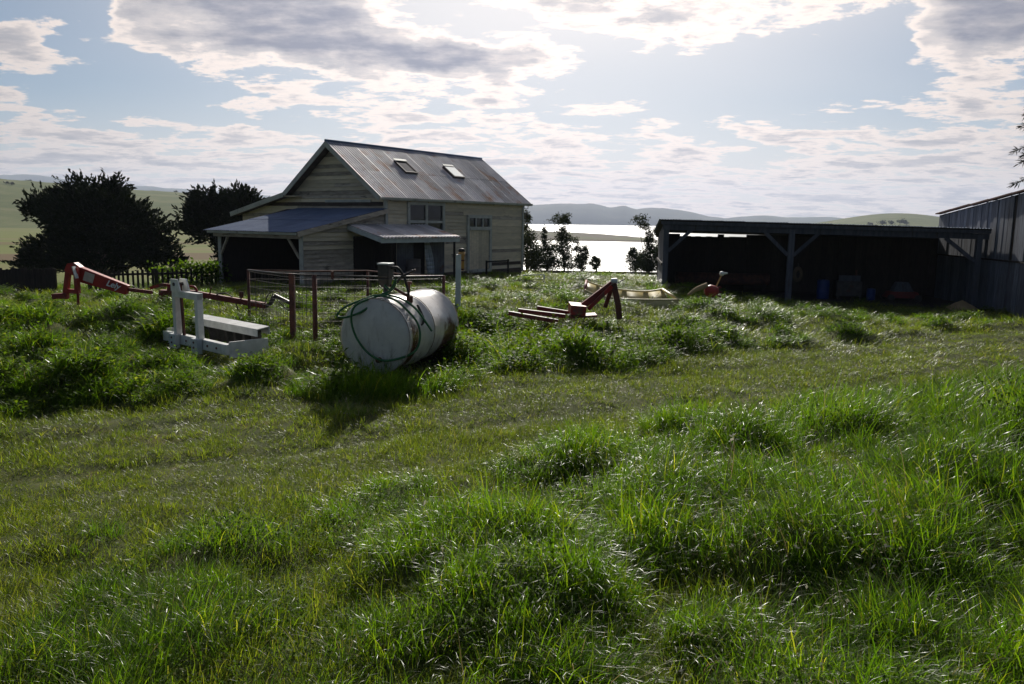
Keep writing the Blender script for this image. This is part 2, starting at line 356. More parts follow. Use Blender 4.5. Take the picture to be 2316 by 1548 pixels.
ang = np.concatenate([np.arange(-56, 56, .5), np.arange(56, 304, 4.)]); rad = [0.0, .35]
while rad[-1] < 6300: rad.append(rad[-1] * 1.0 + max(.07, rad[-1] * .018) if rad[-1] < 60 else rad[-1] * 1.03)
rad = np.array(rad[1:]); AA, RR = np.meshgrid(np.radians(ang), rad)
GX, GY = RR * np.sin(AA), RR * np.cos(AA); GZ = height(GX, GY)
na, nr = len(ang), len(rad)
verts = np.stack([GX.ravel(), GY.ravel(), GZ.ravel()], 1)
ii, jj = np.meshgrid(np.arange(nr - 1), np.arange(na), indexing='ij'); j2 = (jj + 1) % na
faces = np.stack([ii * na + jj, ii * na + j2, (ii + 1) * na + j2, (ii + 1) * na + jj], -1).reshape(-1, 4)[:, ::-1]
def mesh_np(name, verts, faces, mat, smooth=True):
    me = bpy.data.meshes.new(name); k = faces.shape[1]
    me.vertices.add(len(verts)); me.vertices.foreach_set('co', np.asarray(verts, np.float32).ravel())
    me.loops.add(faces.size); me.loops.foreach_set('vertex_index', faces.ravel().astype(np.int32))
    me.polygons.add(len(faces)); me.polygons.foreach_set('loop_start', (np.arange(len(faces)) * k).astype(np.int32))
    me.polygons.foreach_set('use_smooth', np.full(len(faces), smooth)); me.update(calc_edges=True); me.validate()
    me.materials.append(MATS[mat]); return me
# ground material: soil and thatch near by, worn track, paddocks and rough pasture far off
m, n, out = material('ground'); MATS['ground'] = m
P = n.new('ShaderNodeNewGeometry').outputs['Position']; sp = n.new('ShaderNodeSeparateXYZ'); n.l.new(P, sp.inputs[0]); X, Y, Z = sp.outputs
rr = n.vmath('LENGTH', P, out=1)
sline = n.math('SUBTRACT', n.math('MULTIPLY', n.math('SUBTRACT', X, .85), .475), n.math('MULTIPLY', n.math('SUBTRACT', Y, 10.8), .88))
near = n.ramp(n.noise(P, 2.6, 8, .65), [(.3, (.04, .052, .016)), (.55, (.07, .08, .025)), (.75, (.11, .10, .038))])
trk = n.step(n.math('ABSOLUTE', n.math('ADD', sline, n.math('MULTIPLY', n.math('SUBTRACT', n.noise(P, .8, 4), .5), 1.6))), 1.5, .5)
near = n.mix(n.math('MULTIPLY', trk, n.step(n.noise(P, 1.7, 6, .7), .55, .72)), near, (.17, .13, .065, 1))
field = n.ramp(n.noise(n.scale(P, (.012, .05, 0)), 1., 6, .6), [(.3, (.10, .13, .035)), (.5, (.15, .17, .05)), (.62, (.18, .16, .07)), (.75, (.11, .12, .04))])
dry = n.ramp(n.noise(P, .03, 9, .72), [(.3, (.070, .095, .030)), (.5, (.105, .125, .042)), (.68, (.155, .155, .07))])
far = n.mix(n.step(n.math('ADD', rr, n.math('MULTIPLY', n.noise(P, .02, 4), 60)), 455, 475), field, dry)
strip = n.step(n.math('ABSOLUTE', n.math('SUBTRACT', rr, 118)), 14, 9); strip2 = n.step(n.math('ABSOLUTE', n.math('SUBTRACT', rr, 190)), 16, 8)
far = n.mix(n.math('MULTIPLY', n.math('ADD', strip, n.math('MULTIPLY', strip2, .6)), .75), far, (.13, .075, .05, 1))
mudbank = n.step(Z, -6.9, -7.4)
far = n.mix(mudbank, far, (.10, .085, .06, 1))
col = n.mix(n.step(rr, 38, 60), near, far)
n.l.new(pbsdf(n, col, .95, 0, .1, n.noise(P, 9, 6, .7), .6).outputs[0], out.inputs[0])
gme = mesh_np('ground', verts, faces, 'ground'); gob = bpy.data.objects.new('ground', gme); COL.objects.link(gob)
tag(gob, 'grassy farmyard ground running out to paddocks, lake shore and pasture hill', 'ground', kind='structure')

# lake
m, n, out = material('lake_water'); MATS['lake_water'] = m
P = n.new('ShaderNodeNewGeometry').outputs['Position']
wv = n.noise(n.scale(P, (.35, 1.1, 1)), .8, 5, .6)
p = pbsdf(n, (.02, .03, .035, 1), .42, 0, .5); b = n.new('ShaderNodeBump'); b.inputs['Strength'].default_value = .35; b.inputs['Distance'].default_value = .25
n.put(b.inputs['Height'], wv); n.l.new(b.outputs[0], p.inputs['Normal']); n.l.new(p.outputs[0], out.inputs[0])
mb = MB(); mb.quad((-900, 60, LAKE), (2600, 60, LAKE), (2600, 3900, LAKE), (-900, 3900, LAKE))
tag(mb.build('water', 'lake_water'), 'bright still lake beyond the farm shining in the sun', 'lake', kind='structure')

# far ranges
m, n, out = material('range'); MATS['range'] = m
P = n.new('ShaderNodeNewGeometry').outputs['Position']
col = n.ramp(n.noise(P, .006, 8, .65), [(.35, (.035, .05, .03)), (.55, (.06, .075, .04)), (.7, (.10, .10, .055))])
n.l.new(pbsdf(n, col, .95, 0, .1).outputs[0], out.inputs[0])
def mountain_range(name, prof, dist, depth, label, seed):
    xs = np.linspace(prof[0][0], prof[-1][0], 220); ys = np.interp(xs, [p[0] for p in prof], [p[1] for p in prof])
    rows = 26; vv = []
    for k in range(rows):
        t = k / (rows - 1); d = dist + depth * (t - .5)
        for i, (px, py) in enumerate(zip(xs, ys)):
            v = ray(px, py); top = EYE + v.z / v.y * dist + (fbm(np.array(px * .035), np.array(1.3), seed) - .5) * dist * .0022
            sh = math.sin(math.pi * min(1, max(0, t))) ** .8
            zz_ = LAKE - 3 + (top - LAKE + 3) * sh * (1 if abs(t - .5) < .01 else (.86 + .28 * float(fbm(np.array(px * .012), np.array(t * 5.), seed + 3)) * .5))
            vv.append((v.x / v.y * d, d, min(zz_, top)))
    nx = len(xs); a, c = np.meshgrid(np.arange(rows - 1), np.arange(nx - 1), indexing='ij')
    ff = np.stack([a * nx + c, a * nx + c + 1, (a + 1) * nx + c + 1, (a + 1) * nx + c], -1).reshape(-1, 4)
    ob = bpy.data.objects.new(name, mesh_np(name, np.array(vv), ff, 'range')); COL.objects.link(ob); return tag(ob, label, 'hills', kind='structure')
mountain_range('hills', [(880, 505), (980, 470), (1100, 463), (1190, 463), (1240, 459), (1290, 457), (1340, 459), (1382, 466), (1412, 461), (1440, 470), (1470, 467), (1505, 468), (1545, 473), (1600, 486), (1640, 493), (1680, 488), (1725, 486), (1780, 491), (1830, 489), (1875, 490), (1950, 496), (2100, 498), (2400, 508)], 4300, 1100, 'long blue hazy range of hills across the lake', 31)
mountain_range('mountains', [(-700, 420), (-300, 398), (-100, 394), (0, 391), (70, 390), (130, 395), (200, 406), (300, 416), (420, 423), (560, 436), (700, 452), (900, 490)], 5600, 1000, 'pale blue mountains showing above the green hillside', 41)

# ------------------------------------------------------------------ the weatherboard house
house = thing('weatherboard_house', H(0, 0, 0), 'weathered cream weatherboard farmhouse with iron gable roof, side lean-to and porch', 'house')
L, WR, HE, HR, CB, CZ, CE, CEZ = 9.5, 2.95, 3.35, 5.49, 5.742, 3.454, 9.54, 2.6
OG, OE = .44, .14; SLOPE = (HR - HE) / WR
def roof_z(v):
    return HE + SLOPE * v if v <= WR else (HR - SLOPE * (v - WR) if v <= CB else CZ + (CEZ - CZ) * (v - CB) / (CE - CB))
def panel(name, pts, thick, nrm, mat, parent):
    """flat wall core of any outline"""
    mb = MB(); k = len(pts); a = [Vector(p) for p in pts]; b = [p - Vector(nrm) * thick for p in a]
    mb.v = [tuple(p) for p in a + b]; mb.f = [tuple(range(k)), tuple(reversed(range(k, 2 * k)))] + [(i, k + i, k + (i + 1) % k, (i + 1) % k) for i in range(k)]
    return mb.build(name, mat, parent)
EXPO = .155
def boards(wall, org, along, nrm, z0, z1, spans, pick):
    """overlapping weatherboards, one object each; spans(z) -> list of (a, b) along the wall"""
    z = z0
    while z < z1 - .03:
        zt = min(z + EXPO + .012, z1)
        for a, b in spans((z + zt) / 2):
            cuts = [a] + sorted(x for x in (random.uniform(a, b) for _ in range(int((b - a) / 4.5))) if a + .8 < x < b - .8) + [b]
            for q0, q1 in zip(cuts, cuts[1:]):
                if q1 - q0 < .05: continue
                j = random.uniform(-.004, .004); o = random.uniform(0, .005)
                p = lambda q, zz_, d: org + along * q + UPZ * (zz_ + j) + nrm * (d + o)
                mb = MB().hexa([p(q0 + .003, z, .0), p(q1 - .003, z, .0), p(q1 - .003, z, .052), p(q0 + .003, z, .052)], [p(q0 + .003, zt, .0), p(q1 - .003, zt, .0), p(q1 - .003, zt, .010), p(q0 + .003, zt, .010)])
                mb.build('weatherboard', pick((q0 + q1) / 2, z), wall)
        z += EXPO
def minus(spans, holes):
    for h0, h1 in holes:
        spans = [t for a, b in spans for t in ((a, min(b, h0)), (max(a, h1), b)) if t[1] > t[0]]
    return spans
WIN = (1.24, 3.57, 1.62, 3.12); DOOR = (5.13, 6.94, .02, 2.63)
# long wall facing the yard
lw = panel('long_wall', [H(0, .06, 0), H(L, .06, 0), H(L, .06, HE), H(0, .06, HE)], .08, -HV, 'board_grey', house)
def holes_long(z):
    h = []
    if WIN[2] < z < WIN[3]: h.append(WIN[:2])
    if DOOR[2] < z < DOOR[3]: h.append(DOOR[:2])
    return h
boards(lw, H(0, 0, 0) + HV * .055, HU, -HV, .12, HE - .02, lambda z: minus([(.06, L - .06)], holes_long(z)),
       lambda q, z: 'board_bare' if (z < .42 and z > .22 and q > 7) or random.random() < .02 else ('board_cream' if random.random() < .9 else 'board_grey'))
# gable wall with the long low side roof
gw = panel('gable_wall', [H(.06, 0, 0), H(.06, CE - .25, 0), H(.06, CE - .25, roof_z(CE - .25)), H(.06, CB, CZ - .03), H(.06, WR, HR - .05), H(.06, 0, HE)], .08, -HU, 'board_grey', house)
def gspan(z):
    if z < 2.55: return [(0.06, CE - .3)]
    a = 0.06 if z < HE else (z - HE) / SLOPE + .05
    b = (CE - .3) - (z - 2.55) / (CZ - 2.55) * (CE - .3 - CB) if z < CZ else WR + (HR - z) / SLOPE - .05
    return [(a, b)] if b > a + .1 else []
boards(gw, H(0, 0, 0) + HU * .055, HV, -HU, .12, HR - .12, gspan,
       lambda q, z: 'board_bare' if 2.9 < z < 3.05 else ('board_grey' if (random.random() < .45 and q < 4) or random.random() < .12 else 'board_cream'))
panel('far_gable_wall', [H(L, 0, 0), H(L, 0, HE), H(L, WR, HR - .05), H(L, CB, CZ - .03), H(L, CE - .25, roof_z(CE - .25)), H(L, CE - .25, 0)], .08, HU, 'board_cream', house)
panel('rear_wall', [H(.08, CE - .25, 0), H(L - .08, CE - .25, 0), H(L - .08, CE - .25, 2.6), H(.08, CE - .25, 2.6)], .08, HV, 'board_cream', house)
for q in (0, L): MB().box(H(q, 0, HE / 2 - .05), HU * .055, HV * .055, UPZ * (HE / 2 - .02)).build('corner_board', 'trim_paint', house)
MB().box(H(0, 0, 0) + HU * 4.7 + HV * .02 + UPZ * (-.12), HU * 4.7, HV * .04, UPZ * .22).build('plinth_board', 'board_bare', house)
MB().box(H(-.03, 2.15, 3.1), HU * .02, HV * 1.35, UPZ * .05).build('ledge_board', 'trim_paint', house)
# roof
sl_d = math.atan(SLOPE); dn = (-HV * math.cos(sl_d) - UPZ * math.sin(sl_d)); nrm = (-HV * math.sin(sl_d) + UPZ * math.cos(sl_d))
deck = MB().hexa([H(-OG + .05, -OE + .05, roof_z(-OE) - .10 + SLOPE * .05), H(L + OG - .05, -OE + .05, roof_z(-OE) - .10 + SLOPE * .05), H(L + OG - .05, WR, HR - .10), H(-OG + .05, WR, HR - .10)],
                 [H(-OG + .05, -OE + .05, roof_z(-OE) - .05 + SLOPE * .05), H(L + OG - .05, -OE + .05, roof_z(-OE) - .05 + SLOPE * .05), H(L + OG - .05, WR, HR - .05), H(-OG + .05, WR, HR - .05)]).build('roof', 'wood_dark', house)
SLEN = math.hypot(WR + OE, SLOPE * (WR + OE)); nsh = 14; shw = (L + 2 * OG) / nsh
for row, (s0, s1) in enumerate(((.0, SLEN * .52), (SLEN * .5, SLEN + .06))):
    for k in range(nsh):
        o = H(-OG + k * shw, WR, HR) + dn * s0 + nrm * (.012 - row * .014 + .006 * (k % 2) + random.uniform(0, .006))
        corrugated(o, HU, dn, nrm, shw + .04, s1 - s0 + random.uniform(-.03, .03), .142, .02, 6, 3).build('roof_sheet', 'iron_roof', deck, True)
sl2 = math.atan(SLOPE); dn2 = HV * math.cos(sl2) - UPZ * math.sin(sl2); n2 = HV * math.sin(sl2) + UPZ * math.cos(sl2)
sl3 = math.atan((CZ - CEZ) / (CE - CB)); dn3 = HV * math.cos(sl3) - UPZ * math.sin(sl3); n3 = HV * math.sin(sl3) + UPZ * math.cos(sl3)
for k in range(nsh):
    corrugated(H(-OG + k * shw, WR, HR), HU, dn2, n2, shw + .02, math.hypot(CB - WR, HR - CZ) + .05, .095, .011, 6, 2).build('roof_sheet', 'iron_roof', deck, True)
    corrugated(H(-OG + k * shw, CB, CZ), HU, dn3, n3, shw + .02, math.hypot(CE - CB, CZ - CEZ) + .06, .095, .011, 6, 2).build('roof_sheet', 'iron_roof', deck, True)
mb = MB(); r0, r1 = H(-OG - .02, WR, HR + .05), H(L + OG + .02, WR, HR + .05)
mb.tube([r0, r1], .05, 10); mb.beam(r0 + dn * .11 - UPZ * .025, r1 + dn * .11 - UPZ * .025, .20, .012, nrm); mb.beam(r0 + dn2 * .11 - UPZ * .025, r1 + dn2 * .11 - UPZ * .025, .20, .012, n2)
mb.build('ridge_cap', 'iron_sky_tint', house, True)
def barge(a, b, n_, mat='trim_paint', h=.2):
    MB().beam(Vector(a) - n_ * (h / 2 - .02), Vector(b) - n_ * (h / 2 - .02), .035, h, n_).build('barge_board', mat, house, bevel=.004)
for q in (-OG, L + OG):
    barge(H(q, -OE - .02, roof_z(-OE)), H(q, WR - .01, HR), nrm); barge(H(q, WR + .01, HR), H(q, CB, CZ), n2); barge(H(q, CB + .01, CZ), H(q, CE, CEZ), n3)
MB().beam(H(-.2, CB + .05, CZ - .14), H(-.2, CB - .75, CZ - .14), .3, .04).build('eave_soffit', 'board_cream', house)
panel('gable_soffit', [H(-OG, 0.0, HE - .02), H(-OG, WR, HR - .12), H(0, WR, HR - .12), H(0, 0, HE - .02)], .02, nrm, 'board_bare', house)
panel('gable_soffit', [H(-OG, WR, HR - .12), H(-OG, CB, CZ - .12), H(0, CB, CZ - .12), H(0, WR, HR - .12)], .02, n2, 'board_bare', house)
panel('gable_soffit', [H(-OG, CB, CZ - .12), H(-OG, CE - .1, CEZ - .10), H(0, CE - .1, CEZ - .10), H(0, CB, CZ - .12)], .02, n3, 'board_bare', house)
# gutter, fascia and rafter ends along the yard side
ez = roof_z(-OE)
mb = MB(); prof = [(.0, .0), (-.0, -.09), (-.05, -.115), (-.10, -.09), (-.115, .0)]; a0, a1 = H(-OG, -OE + .0, ez - .01), H(L + OG + .08, -OE + .0, ez - .01)
for (y0, z0), (y1, z1) in zip(prof, prof[1:]):
    mb.quad(a0 + HV * y0 + UPZ * z0, a1 + HV * y0 + UPZ * z0, a1 + HV * y1 + UPZ * z1, a0 + HV * y1 + UPZ * z1)
mb.quad(*[a1 + HV * y0 + UPZ * z0 for y0, z0 in prof]); mb.build('gutter', 'trim_paint', house)
for k in range(9):
    u = .2 + k * 1.14
    MB().beam(H(u, .0, HE - .12), H(u, -OE + .02, ez - .13), .07, .11).build('rafter_tail', 'board_cream', house)
mb = MB(); c = H(L + .22, -.05, HE - .22)
mb.beam(c - HU * .16 + UPZ * .14, c + HU * .16 + UPZ * .14, .03, .03); mb.beam(c - HU * .16 - UPZ * .14, c + HU * .16 - UPZ * .14, .03, .03); mb.beam(c - HU * .16 - UPZ * .14, c - HU * .16 + UPZ * .14, .03, .03); mb.beam(c + HU * .16 - UPZ * .14, c + HU * .16 + UPZ * .14, .03, .03); mb.beam(c - UPZ * .14, c - UPZ * .6, .03, .03)
mb.build('eave_bracket', 'iron_dark', house)
# skylights
def skylight(u, s, open_, dark):
    o = H(u, WR, HR) + dn * s; wd, ln, ht = .78, .86, .11
    f = MB(); q = lambda a, b, c_: o + HU * a + dn * b + nrm * c_
    f.hexa([q(0, 0, 0), q(wd, 0, 0), q(wd, .05, 0), q(0, .05, 0)], [q(0, 0, ht), q(wd, 0, ht), q(wd, .05, ht), q(0, .05, ht)])
    f.hexa([q(0, ln - .05, 0), q(wd, ln - .05, 0), q(wd, ln, 0), q(0, ln, 0)], [q(0, ln - .05, ht), q(wd, ln - .05, ht), q(wd, ln, ht), q(0, ln, ht)])
    for a in (0, wd - .05): f.hexa([q(a, .05, 0), q(a + .05, .05, 0), q(a + .05, ln - .05, 0), q(a, ln - .05, 0)], [q(a, .05, ht), q(a + .05, .05, ht), q(a + .05, ln - .05, ht), q(a, ln - .05, ht)])
    fo = f.build('skylight', 'iron_dark', house)
    MB().box(q(wd / 2, ln / 2, ht - (.04 if dark else .004)), HU * (wd / 2 - .05), dn * (ln / 2 - .05), nrm * .008).build('pane', 'window_glass' if dark else 'skylight_glass', fo)
    MB().beam(q(0, -.04, ht + .015), q(wd, -.04, ht + .015), .14, .02, nrm).build('flashing', 'trim_paint', fo)
skylight(2.55, 1.12, 0, True); skylight(5.75, 1.18, 0, False)
# window of four lights
def rect_frame(name, u0, u1, z0, z1, wd, dp, mat, par, off=0.):
    mb = MB(); c = lambda u, z: H(u, off, z)
    for a, b in ((c(u0, z0 + wd / 2), c(u1, z0 + wd / 2)), (c(u0, z1 - wd / 2), c(u1, z1 - wd / 2))): mb.beam(a, b, dp, wd)
    for u in (u0 + wd / 2, u1 - wd / 2): mb.beam(c(u, z0 + wd), c(u, z1 - wd), wd, dp, HV)
    return mb.build(name, mat, par)
u0, u1, z0, z1 = WIN
win = rect_frame('window', u0, u1, z0, z1, .13, .09, 'trim_paint', house, -.01)
um, zm = (u0 + u1) / 2, 2.30
MB().beam(H(um, -.005, z0 + .13), H(um, -.005, z1 - .13), .12, .07, HV).build('mullion', 'trim_paint', win)
for a, b in ((u0 + .13, um - .06), (um + .06, u1 - .13)):
    MB().beam(H(a, -.005, zm), H(b, -.005, zm), .07, .11).build('transom_bar', 'trim_paint', win)
    for c0, c1 in ((z0 + .13, zm - .055), (zm + .055, z1 - .13)):
        MB().box(H((a + b) / 2, .03, (c0 + c1) / 2), HU * (b - a) / 2, HV * .004, UPZ * (c1 - c0) / 2).build('pane', 'window_glass', win)
MB().beam(H(u0 - .06, -.06, z0 - .03), H(u1 + .06, -.06, z0 - .03), .14, .05).build('sill', 'trim_paint', win)
# double doors under a row of small panes
u0, u1, z0, z1 = DOOR; zt = 2.02
door = rect_frame('door', u0, u1, z0, z1, .14, .09, 'trim_paint', house, -.01)
MB().beam(H(u0 + .14, -.012, zt), H(u1 - .14, -.012, zt), .09, .16).build('transom_bar', 'trim_paint', door)
for k in range(3):
    a = u0 + .14 + k * (u1 - u0 - .28) / 3; b = a + (u1 - u0 - .28) / 3
    MB().box(H((a + b) / 2, .03, (zt + .08 + z1 - .14) / 2), HU * (b - a - .06) / 2, HV * .004, UPZ * (z1 - .14 - zt - .08) / 2).build('pane', 'window_glass', door)
    if k: MB().beam(H(a, -.0, zt + .08), H(a, -.0, z1 - .14), .06, .07, HV).build('glazing_bar', 'trim_paint', door)
um = (u0 + u1) / 2
for a, b in ((u0 + .145, um - .005), (um + .005, u1 - .145)):
    nb = 4
    leaf = MB().box(H((a + b) / 2, .045, (z0 + zt - .08) / 2), HU * (b - a) / 2, HV * .012, UPZ * (zt - .08 - z0) / 2).build('door_leaf', 'board_cream', door)
    for k in range(nb):
        c0 = a + (b - a) * k / nb; c1 = a + (b - a) * (k + 1) / nb
        MB().box(H((c0 + c1) / 2, .02, (z0 + zt - .09) / 2), HU * ((c1 - c0) / 2 - .006), HV * .012, UPZ * ((zt - .09 - z0) / 2)).build('plank', 'board_cream', door)
# lean-to at the gable end: roof falls away from the gable, open front
LL, LW, LZ, LT = 4.35, 5.17, 1.90, 2.80
lroof = MB().hexa([H(-LL - .2, -.1, LZ - .12), H(-LL - .2, LW, LZ - .12), H(-.04, 6.0, LT - .1), H(-.04, -.1, LT - .1)], [H(-LL - .2, -.1, LZ - .05), H(-LL - .2, LW, LZ - .05), H(-.04, 6.0, LT - .03), H(-.04, -.1, LT - .03)]).build('lean_to_roof', 'wood_dark', house)
ls = math.atan((LT - LZ) / (LL + .2)); ldn = -HU * math.cos(ls) - UPZ * math.sin(ls); ln_ = -HU * math.sin(ls) + UPZ * math.cos(ls); llen = math.hypot(LL + .2, LT - LZ)
for k in range(7):
    for (a, b, dz_) in ((0, llen * .55, .004), (llen * .53, llen + .06, -.010)):
        corrugated(H(-.04, -.12 + k * .775, LT) + ldn * a + ln_ * (dz_ + .004 * (k % 2)), HV, ldn, ln_, .80, b - a, .133, .016, 6, 2).build('roof_sheet', 'iron_sky_tint', lroof, True)
MB().beam(H(-LL - .18, -.14, LZ - .10), H(-.0, -.14, LT - .09), .035, .17).build('barge_board', 'board_grey', house)
MB().beam(H(-LL - .22, -.12, LZ - .08), H(-LL - .22, LW, LZ - .08), .03, .09).build('fascia_board', 'trim_paint', house)
MB().beam(H(-LL - .05, -.05, LZ - .2), H(-LL - .05, LW - .2, LZ - .2), .1, .12).build('lintel', 'board_grey', house)
lz = -.45
for v, mt in ((.02, 'trim_paint'), (4.83, 'trim_paint')):
    MB().beam(H(-LL + .1, v, lz), H(-LL + .1, v, LZ - .13), .13, .13).build('post', mt, house, bevel=.01)
for v, dv in ((.1, .62), (4.75, -.5)):
    MB().beam(H(-LL + .08, v, LZ - .95), H(-LL + .08, v + dv, LZ - .22), .07, .08).build('brace', 'board_grey', house)
sw = panel('side_wall', [H(-LL + .15, .06, lz), H(0, .06, lz), H(0, .06, LT - .1), H(-LL + .15, .06, LZ - .05)], .05, -HV, 'board_grey', house)
def lspan(z):
    b = 0 if True else 0; a = -LL + .18
    if z > LZ - .05: a = -LL + (z - LZ + .08) / (LT - LZ) * LL
    return minus([(a, -.08)], [(-1.75, -.5)] if z < 1.75 else [])
boards(sw, H(0, 0, 0) + HV * .055, HU, -HV, -.3, LT - .12, lspan, lambda q, z: 'board_grey' if random.random() < .7 else 'board_cream')
MB().box(H(-1.12, .03, .75), HU * .6, HV * .02, UPZ * 1.0).build('side_door', 'wood_dark', house)
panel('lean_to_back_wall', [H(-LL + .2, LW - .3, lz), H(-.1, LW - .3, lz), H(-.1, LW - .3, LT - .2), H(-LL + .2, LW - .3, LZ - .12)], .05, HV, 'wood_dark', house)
# porch roof over the side door, with its own iron walls
PO, A0, A1 = 1.75, -2.02, 2.42; pz0, pz1 = 2.16, 1.72
pdn = (-HV * PO + UPZ * (pz1 - pz0)).normalized(); pn = HU.cross(pdn) * -1
if pn.z < 0: pn = -pn
plen = math.hypot(PO, pz0 - pz1)
proof = MB().hexa([H(A0, .0, pz0 - .09), H(A1, .0, pz0 - .09), H(A1, -PO + .03, pz1 - .09), H(A0, -PO + .03, pz1 - .09)], [H(A0, .0, pz0 - .04), H(A1, .0, pz0 - .04), H(A1, -PO + .03, pz1 - .04), H(A0, -PO + .03, pz1 - .04)]).build('porch_roof', 'wood_dark', house)
for k in range(6):
    corrugated(H(A0 + k * .74, 0, pz0) + pn * (.004 + .004 * (k % 2)), HU, pdn, pn, .76, plen + .12, .19, .042, 8, 2).build('roof_sheet', 'iron_roof', proof, True)
MB().beam(H(A0 - .03, 0.0, pz0 - .10), H(A0 - .03, -PO - .0, pz1 - .10), .035, .17).build('fascia_board', 'grey_white', house)
MB().beam(H(A0 - .03, -PO - .02, pz1 - .12), H(A1 + .03, -PO - .02, pz1 - .12), .035, .18).build('fascia_board', 'grey_white', house)
MB().beam(H(A1 + .03, 0.0, pz0 - .10), H(A1 + .03, -PO, pz1 - .10), .035, .15).build('fascia_board', 'grey_white', house)
MB().beam(H(A1 - .15, -PO + .1, -.3), H(A1 - .15, -PO + .1, pz1 - .1), .09, .09).build('post', 'wood_dark', house)
MB().beam(H(A0 + 1.0, -PO + .5, -.3), H(A0 + 1.0, -PO + .5, pz1 - .05), .09, .09).build('post', 'wood_dark', house)
corrugated(H(-.55, -1.1, 1.65), HU, -UPZ, -HV, .95, 1.95, .1, .015, 6, 1).build('iron_panel', 'iron_grey', house, True)
corrugated(H(1.35, -1.1, 1.65), HU, -UPZ, -HV, .92, 1.95, .1, .015, 6, 1).build('iron_panel', 'iron_grey', house, True)
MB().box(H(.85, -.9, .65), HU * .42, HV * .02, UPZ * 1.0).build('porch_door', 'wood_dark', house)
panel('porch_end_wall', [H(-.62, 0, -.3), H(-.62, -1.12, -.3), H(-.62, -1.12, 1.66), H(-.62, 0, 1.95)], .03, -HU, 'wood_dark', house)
# things about the porch
mb = MB(); top = [H(.95 + .05 * math.sin(i), -1.28 - .03 * math.cos(i * 1.7), 1.5) for i in range(9)]
n_c = 10; grid = []
for r in range(9):
    t = r / 8; z = 1.55 - 1.35 * t; wd = .16 + .20 * math.sin(t * 2.2) * (1 - .6 * t)
    grid.append([H(1.0 + .25 * t + wd * (i / n_c - .5) * 1.6, -1.26 - .05 * math.sin(i * 1.9 + t * 2), z) for i in range(n_c + 1)])
for r in range(8):
    for i in range(n_c): mb.quad(grid[r][i], grid[r][i + 1], grid[r + 1][i + 1], grid[r + 1][i])
o = mb.build('hanging_sheet', 'cloth', None, True); so_ = o.modifiers.new('cloth', 'SOLIDIFY'); so_.thickness = .012
tag(o, 'pale crumpled sheet hanging in the porch beside the iron panel', 'sheet')
mb = MB(); mb.lathe(H(1.9, -.12, 1.87), UPZ, [(0, 0), (0, .11), (.02, .12), (.22, .12), (.24, .13), (.25, .11), (.25, 0)], 16)
tag(mb.build('paint_tin', 'white_paint', None, True), 'small white tin standing on the porch roof before the window', 'tin')
st = thing('water_drum', H(-.15, -1.6, 0), 'dark round drum standing against the porch iron', 'drum')
mb = MB().lathe(H(-.15, -1.6, 0), UPZ, [(0, 0), (0, .28), (.25, .28), (.27, .295), (.29, .28), (.55, .28), (.57, .295), (.59, .28), (.85, .28)], 20); mb.build('body', 'iron_dark', st, True)
MB().lathe(H(-.15, -1.6, 0), UPZ, [(.84, 0), (.84, .27), (.87, .29), (.87, 0)], 20).build('lid', 'iron_dark', st, True)
gt = thing('door_rail', H(6.0, -1.2, 0), 'low dark railing standing before the double doors', 'railing')
for u in (5.3, 6.95): MB().beam(H(u, -1.0, -.1), H(u, -1.0, .62), .09, .09).build('post', 'wood_dark', gt)
MB().beam(H(5.3, -1.0, .56), H(6.95, -1.0, .56), .05, .07).build('rail', 'wood_dark', gt)

# ------------------------------------------------------------------ open machine shed
shed = thing('machine_shed', S(0, 0, -.35), 'open fronted timber machine shed with braced posts and low iron roof', 'shed')
ZF = lambda s: 2.64 - .016 * s
G0 = -.8
front_posts = [(0.09, .2, 'wood_blue'), (4.60, .2, 'wood_blue'), (11.0, .18, 'wood_blue')]
for s, wd, mt in front_posts:
    MB().box(S(s, .1, (G0 + ZF(s) - .2) / 2), SS * wd / 2, ST * .1, UPZ * (ZF(s) - .2 - G0) / 2).build('post', mt, shed, bevel=.012)
for s in (.09, 3.8, 7.6, 11.2):
    MB().box(S(s, 5.0, (G0 + 2.0) / 2), SS * .08, ST * .08, UPZ * (2.0 - G0) / 2).build('post', 'wood_dark', shed)
MB().beam(S(-.12, -.06, ZF(0) - .07), S(11.3, -.06, ZF(11.3) - .07), .05, .17).build('fascia_board', 'wood_blue', shed)
MB().beam(S(-.05, .1, ZF(0) - .26), S(11.3, .1, ZF(11.3) - .26), .16, .2).build('beam', 'wood_blue', shed)
for s, ds in ((.18, .85), (4.50, -.85), (4.70, .85), (10.92, -1.05)):
    MB().beam(S(s, .1, ZF(s) - 1.15), S(s + ds, .1, ZF(s) - .33), .09, .12).build('brace', 'wood_blue', shed)
sroof = MB().hexa([S(-.15, -.1, ZF(0) - .04), S(11.3, -.1, ZF(11.3) - .04), S(11.3, 5.3, 2.02), S(-.15, 5.3, 2.12)], [S(-.15, -.1, ZF(0) - .005), S(11.3, -.1, ZF(11.3) - .005), S(11.3, 5.3, 2.05), S(-.15, 5.3, 2.15)]).build('roof', 'wood_dark', shed)
for k in range(15):
    s = -.2 + k * .765; a = S(s, -.16, ZF(s) + .02); d = (S(s, 5.4, 2.14 - .008 * s + .03) - a); ll = d.length; d.normalize(); nn = SS.cross(d)
    corrugated(a + nn * (.004 * (k % 2)), SS, d, nn, .80, ll, .1, .014, 6, 2).build('roof_sheet', 'iron_sky_tint', sroof, True)
bw = thing('tmp', (0, 0, 0), 'x', 'x'); bpy.data.objects.remove(bw)
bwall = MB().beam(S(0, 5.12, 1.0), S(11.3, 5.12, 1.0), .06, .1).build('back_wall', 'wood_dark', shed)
s = 0.0
